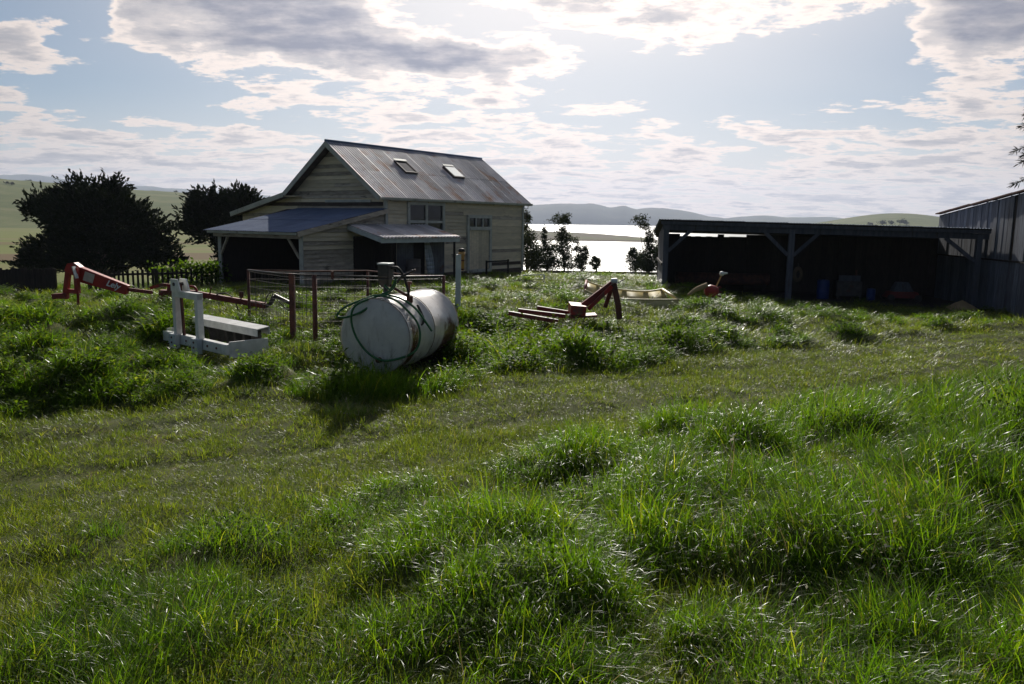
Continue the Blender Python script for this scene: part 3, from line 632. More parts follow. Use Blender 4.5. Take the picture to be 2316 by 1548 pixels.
while s < 11.46:
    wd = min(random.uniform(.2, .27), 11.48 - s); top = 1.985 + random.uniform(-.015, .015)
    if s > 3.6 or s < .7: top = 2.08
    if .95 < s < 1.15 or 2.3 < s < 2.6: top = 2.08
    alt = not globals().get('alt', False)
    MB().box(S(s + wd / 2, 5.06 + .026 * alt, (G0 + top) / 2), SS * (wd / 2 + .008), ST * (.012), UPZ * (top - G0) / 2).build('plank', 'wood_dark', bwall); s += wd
swall = MB().beam(S(-.02, .2, 1.0), S(-.02, 5.0, 1.0), .05, .1).build('side_wall', 'wood_dark', shed)
t = .21
while t < 5.0:
    wd = random.uniform(.2, .27); top = ZF(0) - .08 - t * .1
    MB().box(S(.03, t + wd / 2, (G0 + top) / 2), SS * .012, ST * (wd / 2 - .0003), UPZ * (top - G0) / 2).build('plank', 'wood_blue', swall); t += wd
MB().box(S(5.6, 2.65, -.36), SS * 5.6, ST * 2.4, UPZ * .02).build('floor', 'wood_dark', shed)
# what stands in the shed
def drum(loc, r, h, label, cat='drum', mat='blue_plastic'):
    d = thing('plastic_drum', loc, label, cat)
    MB().lathe(loc, UPZ, [(0, 0), (0, r * .94), (.03, r), (h * .33, r), (h * .35, r * 1.04), (h * .37, r), (h * .66, r), (h * .68, r * 1.04), (h * .7, r), (h - .03, r), (h, r * .94)], 22).build('body', mat, d, True)
    MB().lathe(loc, UPZ, [(h - .002, 0.), (h + .012, r * .9), (h + .02, r * .9), (h + .02, r * .3), (h + .05, r * .12), (h + .05, 0)], 22).build('lid', mat, d, True)
drum(S(6.35, 2.3, -.34), .23, .72, 'tall blue plastic drum standing in the shade of the shed')
drum(S(8.15, 2.3, -.34), .16, .42, 'short blue plastic drum on the shed floor by the engine')
en = thing('engine_unit', S(7.3, 2.5, -.34), 'dark stationary engine with pale panel inside the shed', 'engine'); c = S(7.3, 2.5, -.34)
MB().box(c + UPZ * .42, SS * .48, ST * .3, UPZ * .3).build('body', 'dark_steel', en, bevel=.03)
MB().box(c + UPZ * .83 - ST * .26, SS * .40, ST * .03, UPZ * .11).build('panel', 'wood_blue', en, bevel=.01)
MB().tube([c + SS * .3 + UPZ * .7, c + SS * .3 + UPZ * 1.15], .04, 10).build('exhaust', 'rust', en)
for s in (-.4, .4): MB().box(c + SS * s + UPZ * .06, SS * .05, ST * .35, UPZ * .06).build('skid', 'wood_dark', en)
rm = thing('red_mower', S(9.3, 2.4, -.34), 'low red mowing machine with grey hood inside the shed', 'mower'); c = S(9.3, 2.4, -.34)
mb = MB().hexa([c + SS * a + ST * b + UPZ * .12 for a, b in ((-.62, -.4), (.62, -.4), (.62, .4), (-.62, .4))], [c + SS * a + ST * b + UPZ * .36 for a, b in ((-.5, -.32), (.5, -.32), (.5, .32), (-.5, .32))]); mb.build('deck', 'red_dull', rm, bevel=.03)
mb = MB().hexa([c + SS * a + ST * b + UPZ * .36 for a, b in ((-.38, -.25), (.38, -.25), (.38, .25), (-.38, .25))], [c + SS * a + ST * b + UPZ * .72 for a, b in ((-.24, -.16), (.2, -.16), (.2, .16), (-.24, .16))]); mb.build('hood', 'wood_blue', rm, bevel=.03)
for a in (-.5, .5):
    for b in (-.42, .42): MB().lathe(c + SS * a + ST * b + UPZ * .13, ST, [(-.05, 0), (-.05, .1), (-.03, .13), (.03, .13), (.05, .1), (.05, 0)], 16).build('wheel', 'black_rubber', rm, True)
rl = thing('feed_roller', S(2.6, 3.6, -.34), 'long brown timber roller bench lying along the back of the shed', 'roller'); c = S(2.6, 3.6, -.34)
MB().tube([c - SS * 1.9 + UPZ * .62, c + SS * 1.9 + UPZ * .62], .24, 18).build('roller', 'rust', rl, True)
for s in (-1.7, 1.7): MB().hexa([c + SS * (s + a) + ST * b + UPZ * 0 for a, b in ((-.06, -.35), (.06, -.35), (.06, .35), (-.06, .35))], [c + SS * (s + a) + ST * b + UPZ * .6 for a, b in ((-.05, -.08), (.05, -.08), (.05, .08), (-.05, .08))]).build('stand', 'wood_dark', rl)
hk = thing('hanging_coil', S(4.86, -.12, 1.0), 'pale round rope coil hung on the middle shed post', 'coil'); c = S(4.86, -.1, .74)
mb = MB()
for k in range(4): mb.tube([c + SS * (.15 - .02 * k) * math.cos(a) + UPZ * (.26 - .03 * k) * math.sin(a) - ST * .02 * k for a in np.linspace(0, 2 * math.pi, 22)], .028, 6, False)
mb.build('loop', 'earth', hk, True); MB().tube([c + UPZ * .24, c + UPZ * .4 + ST * .06], .012, 6).build('hook', 'dark_steel', hk)
mb = MB(); c = S(10.4, -.5, gz_(*S(10.4, -.5, 0)[:2]) - .02); rn = 14
for k in range(5):
    t = k / 4; r = .48 * (1 - t) ** .7
    mb.v += [tuple(c + SS * r * 1.25 * math.cos(a) * (1 + .12 * math.sin(3 * a + k)) + ST * r * math.sin(a) + UPZ * (.36 * t + .03 * math.sin(5 * a))) for a in np.linspace(0, 2 * math.pi, rn, False)]
for k in range(4): mb.f += [(k * rn + j, k * rn + (j + 1) % rn, (k + 1) * rn + (j + 1) % rn, (k + 1) * rn + j) for j in range(rn)]
mb.f.append(tuple(4 * rn + j for j in range(rn)))
tag(mb.build('sawdust_heap', 'sack', None, True), 'small tan heap on the ground at the shed corner by the plank wall', 'heap')

# ------------------------------------------------------------------ tall plank barn the shed leans on
BO = S(11.42, 0, 0); barn = thing('plank_barn', BO + V(0, 0, -.3), 'tall grey vertical plank barn wall beside the machine shed', 'barn')
def B(t, q, z): return BO + ST * t + SS * q + UPZ * z
BT = lambda t: 3.51 - .095 * t
bw = panel('wall', [B(5.2, .06, -1.), B(-9.2, .06, -1.), B(-9.2, .06, BT(-9.2) - .04), B(5.2, .06, BT(5.2) - .04)], .06, -SS, 'wood_dark', barn)
t = 5.2
while t > -9.2:
    wd = random.uniform(.2, .32); top = BT(t) - random.uniform(0, .06); zs = 1.43 - .005 * t; d = random.uniform(.01, .035)
    if random.random() > .05:
        MB().box(B(t - wd / 2, .055 - d, (zs + top) / 2), ST * (wd / 2 - random.uniform(.003, .012)), SS * .014, UPZ * (top - zs) / 2).build('plank', 'plank_grey', bw)
    d2 = random.uniform(.0, .02)
    MB().box(B(t - wd / 2, .06 - d2, (zs - .03 - 1.) / 2), ST * (wd / 2 - random.uniform(.003, .010)), SS * .012, UPZ * (zs - .03 + 1.) / 2).build('plank', 'plank_grey', bw); t -= wd
MB().beam(B(5.3, 0.02, 1.4), B(-9.2, .02, 1.4), .05, .05).build('seam_rail', 'wood_dark', barn)
t = 5.35
while t > -9.0:
    ln = random.uniform(1.4, 2.2); z = random.uniform(.0, .04)
    MB().beam(B(t, .02, BT(t) + .02 + z), B(t - ln, .02, BT(t - ln) + .03 + z), .22, .045).build('roof_edge', 'rust', barn); t -= ln - .06
broof = MB().hexa([B(5.3, .1, BT(5.2) - .06), B(-9.2, .1, BT(-9.2) - .06), B(-9.2, 8, BT(-9.2) - .06), B(5.3, 8, BT(5.2) - .06)], [B(5.3, .1, BT(5.2) - .01), B(-9.2, .1, BT(-9.2) - .01), B(-9.2, 8, BT(-9.2) - .01), B(5.3, 8, BT(5.2) - .01)]).build('roof', 'iron_dark', barn)
panel('rear_wall', [B(5.2, .06, -1.), B(5.2, 8, -1.), B(5.2, 8, 2.95), B(5.2, .06, 2.95)], .06, ST, 'plank_grey', barn)
panel('front_wall', [B(-9.2, .06, -1.), B(-9.2, 8, -1.), B(-9.2, 8, 4.3), B(-9.2, .06, 4.3)], .06, -ST, 'plank_grey', barn)

# ------------------------------------------------------------------ fuel tank with pump and hose
TA, TB = V(-1.98, 11.35, 0), V(-1.42, 13.2, 0); TD = (TB - TA).normalized(); TS = V(TD.y, -TD.x, 0); TR, TCZ = .55, .83
tank = thing('fuel_tank', V(*(TA + TB) / 2) * 1.0 + V(0, 0, .1), 'white cylindrical fuel tank with green hose lying in the grass', 'tank')
TL = (TB - TA).length; TM = (TA + TB) / 2 + UPZ * TCZ
me = MB().lathe((0, 0, 0), (0, 1, 0), [(-TL / 2 - .07, 0.), (-TL / 2 - .066, .15), (-TL / 2 - .05, .32), (-TL / 2 - .02, .47), (-TL / 2, .53), (-TL / 2 + .012, TR), (-TL / 2 + .04, TR + .004), (-TL / 2 + .05, TR - .004), (-.1, TR - .003), (-.09, TR + .004), (-.06, TR + .004), (-.05, TR - .003), (TL / 2 - .05, TR - .004), (TL / 2 - .04, TR + .004), (TL / 2 - .012, TR), (TL / 2, .53), (TL / 2 + .05, .32), (TL / 2 + .07, 0.)], 64)
body = me.build('barrel', 'tank_paint', None, True); body.parent = tank; body.location = TM - tank.location; body.rotation_euler = (0, 0, math.atan2(TD.y, TD.x) - math.pi / 2)
def T(s, a, z): return V(0, 0, 0) + TA + TD * s + TS * a + UPZ * z      # s from the near end, a sideways, z height
for s in (.35, 1.55):
    MB().hexa([T(s - .06, -.42, -.1), T(s + .06, -.42, -.1), T(s + .06, .42, -.1), T(s - .06, .42, -.1)], [T(s - .06, -.38, .36), T(s + .06, -.38, .36), T(s + .06, .38, .36), T(s - .06, .38, .36)]).build('cradle', 'wood_dark', tank)
pb = T(.5, -.06, TCZ + TR)
pump = MB().hexa([pb + TS * a + TD * b + UPZ * .13 for a, b in ((-.06, -.06), (.06, -.06), (.06, .06), (-.06, .06))], [pb + TS * a + TD * b + UPZ * .27 for a, b in ((-.09, -.1), (.09, -.1), (.09, .1), (-.09, .1))]).hexa([pb + TS * a + TD * b + UPZ * .272 for a, b in ((-.09, -.1), (.09, -.1), (.09, .1), (-.09, .1))], [pb + TS * a + TD * b + UPZ * .47 for a, b in ((-.088, -.1), (.088, -.1), (.088, .1), (-.088, .1))]).build('pump', 'dark_steel', tank, bevel=.02)
MB().box(pb + UPZ * .478, TS * .092, TD * .104, UPZ * .012).build('cap', 'grey_white', pump, bevel=.008)
MB().tube([pb - UPZ * .03, pb + UPZ * .14], .035, 12).build('riser_pipe', 'dark_steel', pump, True)
MB().lathe(pb, UPZ, [(-.02, 0), (-.02, .09), (.015, .09), (.015, 0)], 16).build('flange', 'rust', pump)
def smooth_path(pts, n=10):
    pts = [Vector(p) for p in pts]; o = []
    for k in range(len(pts) - 1):
        p0, p1, p2, p3 = pts[max(k - 1, 0)], pts[k], pts[k + 1], pts[min(k + 2, len(pts) - 1)]
        for i in range(n):
            t = i / n; o.append(.5 * ((2 * p1) + (p2 - p0) * t + (2 * p0 - 5 * p1 + 4 * p2 - p3) * t * t + (3 * p1 - p0 - 3 * p2 + p3) * t ** 3))
    return o + [pts[-1]]
zt_ = TCZ + TR
# black delivery hose from the pump to a nozzle that rests on the barrel
MB().tube(smooth_path([pb + TS * .09 + UPZ * .42, T(.5, .14, zt_ + .42), T(.52, .22, zt_ + .30), T(.55, .27, zt_ + .12), T(.56, .30, zt_ - .05), T(.5, .40, zt_ - .24), T(.45, .50, zt_ - .40), T(.55, .53, zt_ - .34), T(.62, .40, zt_ - .13)]), .019, 8).build('delivery_hose', 'black_rubber', tank, True)
nz_ = MB().tube(smooth_path([T(.5, .12, zt_ + .2), T(.5, .2, zt_ + .29), T(.5, .34, zt_ + .36), T(.5, .42, zt_ + .4)]), [.018 + .012 * (k % 7 == 3) for k in range(31)], 8).build('nozzle', 'dark_steel', tank, True)
MB().tube([T(.52, -.02, zt_ + .17), T(.55, .2, zt_ + .04), T(.56, .33, zt_ - .02)], .022, 8).build('suction_pipe', 'rust', tank, True)
MB().lathe(T(.56, .30, zt_ - .09), UPZ, [(0, 0), (0, .05), (.1, .05), (.1, .0)], 14).build('filler_cap', 'rust', tank)
MB().tube([T(1.25, -.02, zt_ - .02), T(1.25, -.02, zt_ + .13)], .02, 10).lathe(T(1.25, -.02, zt_ + .12), UPZ, [(0, 0), (0, .045), (.035, .05), (.05, .03), (.05, 0)], 14).build('vent_pipe', 'rust', tank)
for s_ in (.0, .93, TL - .0):
    MB().tube([T(s_, (TR + .004) * math.sin(a), TCZ + (TR + .004) * math.cos(a)) for a in np.linspace(0, 2 * math.pi, 49)], .006, 5, False).build('weld_seam', 'tank_seam', tank, True)
MB().lathe(T(-.07, .1, TCZ - .32), -TD, [(-.03, 0), (-.03, .04), (.04, .04), (.05, .03), (.05, 0)], 12).build('drain_plug', 'rust', tank)
MB().beam(T(.2, -.36, zt_ - .12), T(.45, .02, zt_ + .02), .04, .03).build('bracket', 'rust', tank)
# the green hose: a loop thrown over the near end and the barrel
hp_ = [pb + TS * .02 - TD * .08 + UPZ * .16, T(.33, .1, zt_ + .12), T(.3, .2, zt_ + .26), T(.36, .12, zt_ + .12), T(.3, -.02, zt_ + .04), T(.06, -.2, zt_ - .02), T(-.1, -.42, zt_ - .13), T(-.14, -.52, zt_ - .25), T(-.12, -.40, zt_ - .27), T(-.06, -.16, zt_ - .18), T(.1, .0, zt_ - .02)]
MB().tube(smooth_path(hp_), .017, 8).build('green_hose', 'green_hose', tank, True)
hp2 = [T(.22, .0, zt_ + .03), T(-.02, -.12, zt_ - .02), T(-.12, -.26, zt_ - .12), T(-.13, -.30, zt_ - .32), T(-.13, -.22, zt_ - .56), T(-.13, -.05, zt_ - .76), T(-.12, .16, zt_ - .86), T(-.06, .38, zt_ - .84), T(.1, .58, zt_ - .74), T(.2, .62, zt_ - .56), T(.22, .58, zt_ - .36), T(.2, .45, zt_ - .19), T(.16, .25, zt_ - .02), T(.12, .02, zt_ + .04), T(.2, -.2, zt_ - .0)]
MB().tube(smooth_path(hp2), .017, 8).build('green_hose', 'green_hose', tank, True)
hp3 = [T(.3, -.02, zt_ + .05), T(.38, .25, zt_ - .02), T(.45, .45, zt_ - .17), T(.5, .58, zt_ - .36), T(.55, .66, zt_ - .5)]
MB().tube(smooth_path(hp3), .017, 8).build('green_hose', 'green_hose', tank, True)

# ------------------------------------------------------------------ white box grader
GA = V(-4.74, 13.0, .23); G1 = V(-.737, .676, 0); G2 = V(.676, .737, 0)
gr = thing('box_grader', GA, 'white painted tractor grader with upright headstock on the grass', 'grader')
def G(a, b, z): return GA + G1 * a + G2 * b + UPZ * z
GL, GD = 2.35, .72
MB().box(G(GL / 2, .06, .10), G1 * (GL / 2), G2 * .06, UPZ * .09).build('front_beam', 'white_paint', gr, bevel=.012)
for a in (.015, GL - .015): MB().box(G(a, GD / 2 + .07, .09), G1 * .015, G2 * (GD / 2 - .0), UPZ * .14).build('end_plate', 'white_paint', gr, bevel=.006)
rb = MB(); n_ = [(.0, .0), (.0, .12), (.23, .155), (.23, .03)]
for (y0, z0), (y1, z1) in zip(n_, n_[1:]):
    nn = V(0, 0, 0); p = [G(-.01, GD - .14 + y0, .27 + z0), G(GL + .01, GD - .14 + y0, .27 + z0), G(GL + .01, GD - .14 + y1, .27 + z1), G(-.01, GD - .14 + y1, .27 + z1)]
    k = (p[1] - p[0]).cross(p[3] - p[0]).normalized() * .008; rb.hexa([x - k for x in p], [x + k for x in p])
rb.build('rear_cover', 'white_paint', gr)
for a in np.linspace(.25, GL - .2, 7): MB().hexa([G(a - .045, GD - .05, .0), G(a + .045, GD - .05, .0), G(a + .045, GD + .08, .0), G(a - .045, GD + .08, .0)], [G(a - .03, GD - .10, .32), G(a + .05, GD - .10, .32), G(a + .05, GD + .06, .34), G(a - .03, GD + .06, .34)]).build('tine', 'dark_steel', gr)
for a in (.88, 1.72):
    MB().box(G(a, .0, .575), G1 * .055, G2 * .055, UPZ * .405).build('upright', 'white_paint', gr, bevel=.01)
    MB().box(G(a + .02, -.06, .07), G1 * .11, G2 * .05, UPZ * .13).build('hitch_box', 'grey_white', gr, bevel=.008)
MB().box(G(1.30, .0, .925), G1 * .475, G2 * .056, UPZ * .058).build('cross_bar', 'white_paint', gr, bevel=.01)
for o_ in (-.08, .08): MB().hexa([G(1.36, o_ - .012, .98), G(1.72, o_ - .012, .98), G(1.72, o_ + .012, .98), G(1.36, o_ + .012, .98)], [G(1.46, o_ - .012, 1.19), G(1.72, o_ - .012, 1.19), G(1.72, o_ + .012, 1.19), G(1.46, o_ + .012, 1.19)]).build('top_lug', 'white_paint', gr)
MB().tube([G(1.58, -.11, 1.1), G(1.58, .11, 1.1)], .03, 12).build('hitch_pin', 'dark_steel', gr)
for a in (.3, .62, 1.15, 1.4, 2.05): MB().lathe(G(a, -.002, .10), -G2, [(0, 0), (0, .022), (.014, .02), (.014, 0)], 6).build('bolt', 'rust', gr)
for a in (.88, 1.72):
    for z_ in (.05, .14): MB().lathe(G(a + .02, -.11, z_), -G2, [(0, 0), (0, .02), (.014, .018), (.014, 0)], 6).build('bolt', 'rust', gr)
MB().beam(G(1.52, .02, .18), G(1.58, .02, 1.1), .07, .03, G2).build('stay_bar', 'rust', gr)

# ------------------------------------------------------------------ wire pen
pen = thing('wire_pen', V(-3.75, 15.0, .1), 'wire mesh pen with rusty posts and pipe rails behind the fuel tank', 'pen')
PC = {'f': V(-3.75, 15.0, 1.46), 'r': V(-1.36, 15.55, 1.44), 'l': V(-5.64, 16.95, 1.42), 'b': V(-3.2, 17.5, 1.40)}
for k, r_ in (('f', .045), ('r', .03), ('l', .03), ('b', .03)):
    p = PC[k]; MB().tube([V(p.x, p.y, -.15), V(p.x + .01, p.y, p.z)], r_, 10).build('post', 'rust', pen, True)
p = PC['f'].lerp(PC['l'], .31); MB().box(V(p.x, p.y, .64), V(.05, 0, 0), V(0, .05, 0), V(.005, 0, .8)).build('post', 'rust', pen)
p = PC['f'].lerp(PC['r'], .14); MB().tube([V(p.x, p.y, 1.38), V(p.x, p.y, 1.53)], .03, 8).build('rail_clip', 'rust', pen)
for a, b, mt, r_ in (('f', 'r', 'dark_steel', .017), ('f', 'l', 'dark_steel', .017), ('l', 'b', 'rust', .016), ('b', 'r', 'rust', .016)):
    MB().tube([PC[a] - UPZ * .01, (PC[a] + PC[b]) / 2 - UPZ * .03, PC[b] - UPZ * .01], r_, 8).build('rail', mt, pen, True)
for a, b in (('f', 'r'), ('f', 'l'), ('l', 'b'), ('b', 'r')):
    mb = MB(); d = (PC[b] - PC[a]); ln = d.length; d = d / ln; d.z = 0
    for i in range(int(ln / .15) + 1): q = PC[a] + d * i * .15; mb.tube([V(q.x, q.y, .0), V(q.x, q.y, 1.40)], .004, 3, False)
    for j in range(9): z = .1 + .16 * j; mb.tube([V(PC[a].x, PC[a].y, z), V(*((PC[a] + PC[b]) / 2)[:2], z - .02), V(PC[b].x, PC[b].y, z)], .004, 3, False)
    o = mb.build('wire_mesh', 'dark_steel', pen); o['kind'] = 'stuff'

# ------------------------------------------------------------------ white post with amber gauge
wp = at(1035, 620, 17.6); wz = at(1035, 576, 17.6).z
mp = MB().hexa([V(wp.x + a, 17.6 + b, .0) for a, b in ((-.065, -.06), (.065, -.06), (.065, .06), (-.065, .06))], [V(wp.x + .02 + a, 17.6 + b, wz) for a, b in ((-.055, -.055), (.055, -.055), (.055, .055), (-.055, .055))])
tag(mp.build('white_post', 'grey_white', None, bevel=.01), 'pale painted wooden post standing in the weeds behind the tank', 'post')
gz = at(1044, 612, 17.75); gauge = thing('rain_gauge', V(gz.x, 17.75, gz.z), 'amber cylinder with dark cap strapped to the pale post', 'gauge')
ht = at(1044, 562, 17.75).z - gz.z
MB().lathe(V(gz.x, 17.75, gz.z), UPZ, [(0, 0), (0, .058), (ht * .62, .058), (ht * .66, .075), (ht * .84, .075), (ht * .84, 0)], 18).build('cylinder', 'amber', gauge, True)
MB().lathe(V(gz.x, 17.75, gz.z), UPZ, [(ht * .83, 0), (ht * .83, .072), (ht * .95, .07), (ht, .03), (ht, 0)], 18).build('cap', 'black_rubber', gauge, True)
for q in (.02, .42): MB().lathe(V(gz.x, 17.75, gz.z), UPZ, [(ht * q, .0), (ht * q, .066), (ht * q + .03, .066), (ht * q + .03, 0)], 18).build('strap', 'rust', gauge)

# ------------------------------------------------------------------ red machines
YL = 19.0
rh = thing('red_hay_machine', V(*at(290, 660, YL)[:2], .3), 'long red haymaking machine with lettered beam lying in the weeds', 'machine')
def bar(name, pts, wd, ht, mat, par=None, Y=YL):
    q = [at(*(p if len(p) == 2 else p[:2]), p[2] if len(p) == 3 else Y) for p in pts]; mb = MB()
    for a, b in zip(q, q[1:]): mb.beam(a, b, wd, ht)
    return mb.build(name, mat, par if par else rh)
def rod(name, pts, r, mat, par=None, Y=YL):
    q = [at(*(p if len(p) == 2 else p[:2]), p[2] if len(p) == 3 else Y) for p in pts]
    return MB().tube(smooth_path(q, 6), r, 8).build(name, mat, par if par else rh, True)
a, b = at(178, 618, YL), at(290, 655, YL)
ux = (b - a).normalized(); uz = V(0, 0, 1) - ux * ux.z; uz.normalize(); uy = ux.cross(uz)
beam = MB().hexa([a - uz * .19 - uy * .1, b - uz * .13 - uy * .08, b - uz * .13 + uy * .08, a - uz * .19 + uy * .1], [a + uz * .17 - uy * .1, b + uz * .1 - uy * .08, b + uz * .1 + uy * .08, a + uz * .17 + uy * .1]).build('beam', 'red_paint', rh, bevel=.012)
fy = uy if uy.y < 0 else -uy
pl = a.lerp(b, .25) + fy * .104
MB().box(pl, ux * .12, fy * .004, uz * .11).build('decal', 'sticker', beam)
fc = bpy.data.curves.new('lettering', 'FONT'); fc.body = 'Lely'; fc.size = .20; fc.shear = .25; fc.extrude = .003; fc.offset = .004; fo = bpy.data.objects.new('lettering', fc); COL.objects.link(fo)
fo.data.materials.append(MATS['lettering_white']); fo.parent = beam
fx = ux if ux.x > 0 else -ux; pz = a.lerp(b, .60) + fy * .108 - uz * .05 - rh.location
fme = bpy.data.meshes.new_from_object(fo); bpy.data.objects.remove(fo); fo = bpy.data.objects.new('lettering', fme); COL.objects.link(fo); fo.parent = beam
if not fme.materials: fme.materials.append(MATS['lettering_white'])
mtx = Matrix((fx, uz, fx.cross(uz))).transposed().to_4x4(); mtx.translation = pz; fo.matrix_local = mtx
mb = MB(); hd = [at(157, 596, YL), at(172, 594, YL), at(188, 606, YL), at(186, 628, YL), at(168, 622, YL), at(150, 612, YL)]
mb.v = [tuple(p + V(0, -.1, 0)) for p in hd] + [tuple(p + V(0, .1, 0)) for p in hd]; k = 6
mb.f = [tuple(range(k)), tuple(reversed(range(k, 2 * k)))] + [(i, k + i, k + (i + 1) % k, (i + 1) % k) for i in range(k)]; mb.build('head_plate', 'red_paint', rh)
bar('leg', [(156, 604), (148, 676)], .12, .1, 'red_paint'); bar('leg', [(172, 606, YL - .2), (176, 664, YL - .2)], .12, .09, 'red_paint')
bar('shield', [(166, 603, YL - .3), (174, 630, YL - .3)], .13, .02, 'grey_white'); bar('cross_piece', [(148, 658), (176, 660)], .1, .1, 'red_paint')
bar('foot', [(122, 671), (152, 669)], .2, .13, 'red_dull'); rod('stay_rod', [(176, 660), (177, 690)], .03, 'red_dull')
bar('linkage', [(290, 655), (345, 662)], .06, .08, 'red_dull'); bar('linkage', [(340, 652), (368, 644), (398, 648)], .05, .07, 'red_paint')
rod('lever', [(352, 652), (400, 640), (412, 638)], .012, 'grey_white')
bar('gear_box', [(364, 666), (398, 668)], .25, .22, 'red_dull'); bar('spine', [(380, 655), (440, 664), (520, 678), (602, 692)], .12, .13, 'red_dull')
rod('hydraulic_hose', [(428, 648), (440, 650), (446, 660)], .03, 'red_paint'); rod('tine_lever', [(474, 668), (478, 650)], .018, 'rust'); rod('tine_lever', [(545, 680), (546, 662)], .018, 'rust')
bar('marker', [(546, 674), (546, 660)], .02, .1, 'rust'); rod('hydraulic_hose', [(490, 666), (510, 664), (528, 676), (540, 705)], .014, 'black_rubber'); rod('hydraulic_hose', [(455, 690), (462, 676), (478, 668)], .014, 'black_rubber')
bar('joint', [(596, 695), (612, 688), (622, 670)], .08, .08, 'dark_steel'); bar('end_arm', [(620, 668), (657, 686)], .07, .08, 'dark_steel')
rod('hydraulic_hose', [(598, 690), (606, 668), (620, 658), (634, 660)], .014, 'black_rubber'); rod('hydraulic_hose', [(606, 692), (613, 676), (618, 664)], .014, 'black_rubber'); rod('hydraulic_hose', [(628, 680), (642, 694), (650, 700)], .012, 'black_rubber')

YR = 17.4
rf = thing('red_loader_fork', V(*at(1300, 720, YR)[:2], .3), 'rusty red tractor fork with long tines and tripod frame', 'fork')
for p, q, dY in (((1150, 709), (1262, 728), -.5), ((1172, 703), (1278, 716), 0.), ((1215, 697), (1290, 709), .5)):
    A_, B_ = at(*p, YR + dY), at(*q, YR + dY); MB().beam(A_, B_, .10, .075).build('tine', 'red_dull', rf); MB().beam(A_ + UPZ * .044, B_ + UPZ * .044, .09, .01).build('tine_face', 'sticker', rf)
bar('carriage', [(1288, 697), (1322, 700)], .8, .2, 'red_paint', rf, YR); bar('boom', [(1318, 692), (1384, 642)], .12, .13, 'red_dull', rf, YR); bar('boom', [(1330, 700), (1384, 648)], .05, .08, 'red_paint', rf, YR - .15)
bar('strut', [(1386, 644), (1368, 696)], .06, .09, 'rust', rf, YR + .2); bar('strut', [(1388, 642), (1398, 690), (1401, 722)], .1, .12, 'rust', rf, YR - .1)
rod('pivot_cap', [(1382, 636), (1396, 636)], .06, 'grey_white', rf, YR); rod('cable', [(1394, 642), (1412, 632)], .012, 'dark_steel', rf, YR)
bar('skid_plate', [(1290, 716), (1348, 712)], .5, .04, 'red_dull', rf, YR)

YT = 20.6
tr = thing('cream_trough', V(*at(1420, 670, YT)[:2], .4), 'cream coloured open trough with sagging rim in the tall grass', 'trough')
rimF = [at(p[0], p[1] + 5, YT - .25) for p in ((1322, 652), (1345, 662), (1375, 668), (1410, 672), (1460, 674), (1535, 674))]
rimB = [at(p[0], p[1] + 4, YT + .55) for p in ((1326, 633), (1352, 642), (1380, 648), (1412, 653), (1460, 656), (1498, 651))]
bot = [(f + b) / 2 - UPZ * (.42 if 0 < i < 5 else .2) for i, (f, b) in enumerate(zip(rimF, rimB))]
def sheet(name, rows, th=.02, mat='cream_paint'):
    mb = MB()
    for a, b in zip(rows, rows[1:]):
        for i in range(len(a) - 1): mb.quad(a[i], a[i + 1], b[i + 1], b[i])
    o = mb.build(name, mat, tr, True); md = o.modifiers.new('t', 'SOLIDIFY'); md.thickness = th; return o
sheet('shell', [rimF, bot, rimB])
sheet('skirt', [[p for p in rimF], [p - UPZ * .24 + V(0, -.04, 0) for p in rimF]])
MB().tube(smooth_path(rimF, 6), .03, 8).build('rim', 'cream_paint', tr, True); MB().tube(smooth_path(rimB, 6), .03, 8).build('rim', 'cream_paint', tr, True)
MB().tube([rimF[0] - UPZ * .25, rimF[0].lerp(rimB[0], .5), rimB[0] + UPZ * .02], .035, 8).build('end_brace', 'red_dull', tr, True)
MB().tube([rimF[-1], rimB[-1]], .04, 8).build('rim', 'cream_paint', tr, True)

YB = 20.4
rp_ = thing('red_post_digger', V(*at(1610, 670, YB)[:2], .4), 'round red gearbox with pale cowl and knobbed lever by the shed mouth', 'gearbox')
c = at(1612, 660, YB); MB().lathe(c - V(.2, 0, 0), (1, 0, .1), [(0, 0), (.0, .08), (.05, .14), (.16, .165), (.26, .13), (.34, .08), (.34, 0)], 20).build('gear_case', 'red_paint', rp_, True)
for a in np.linspace(0, 2 * math.pi, 6, False): MB().tube([c + V(.14, math.cos(a) * .12, math.sin(a) * .12), c + V(.2, math.cos(a) * .135, math.sin(a) * .135)], .02, 6).build('bolt', 'red_dull', rp_)
MB().tube(smooth_path([at(1556, 668, YB), at(1575, 655, YB), at(1600, 646, YB)]), [.03 + .05 * i / 20 for i in range(21)], 12).build('cowl', 'sack', rp_, True)
rod('lever', [(1618, 652), (1626, 636), (1632, 623)], .018, 'amber', rp_, YB)
MB().lathe(at(1632, 620, YB) - V(.05, 0, 0), (1, 0, .1), [(0, 0), (0, .03), (.03, .06), (.08, .06), (.12, .03), (.2, .02), (.2, 0)], 12).build('knob', 'white_paint', rp_, True)

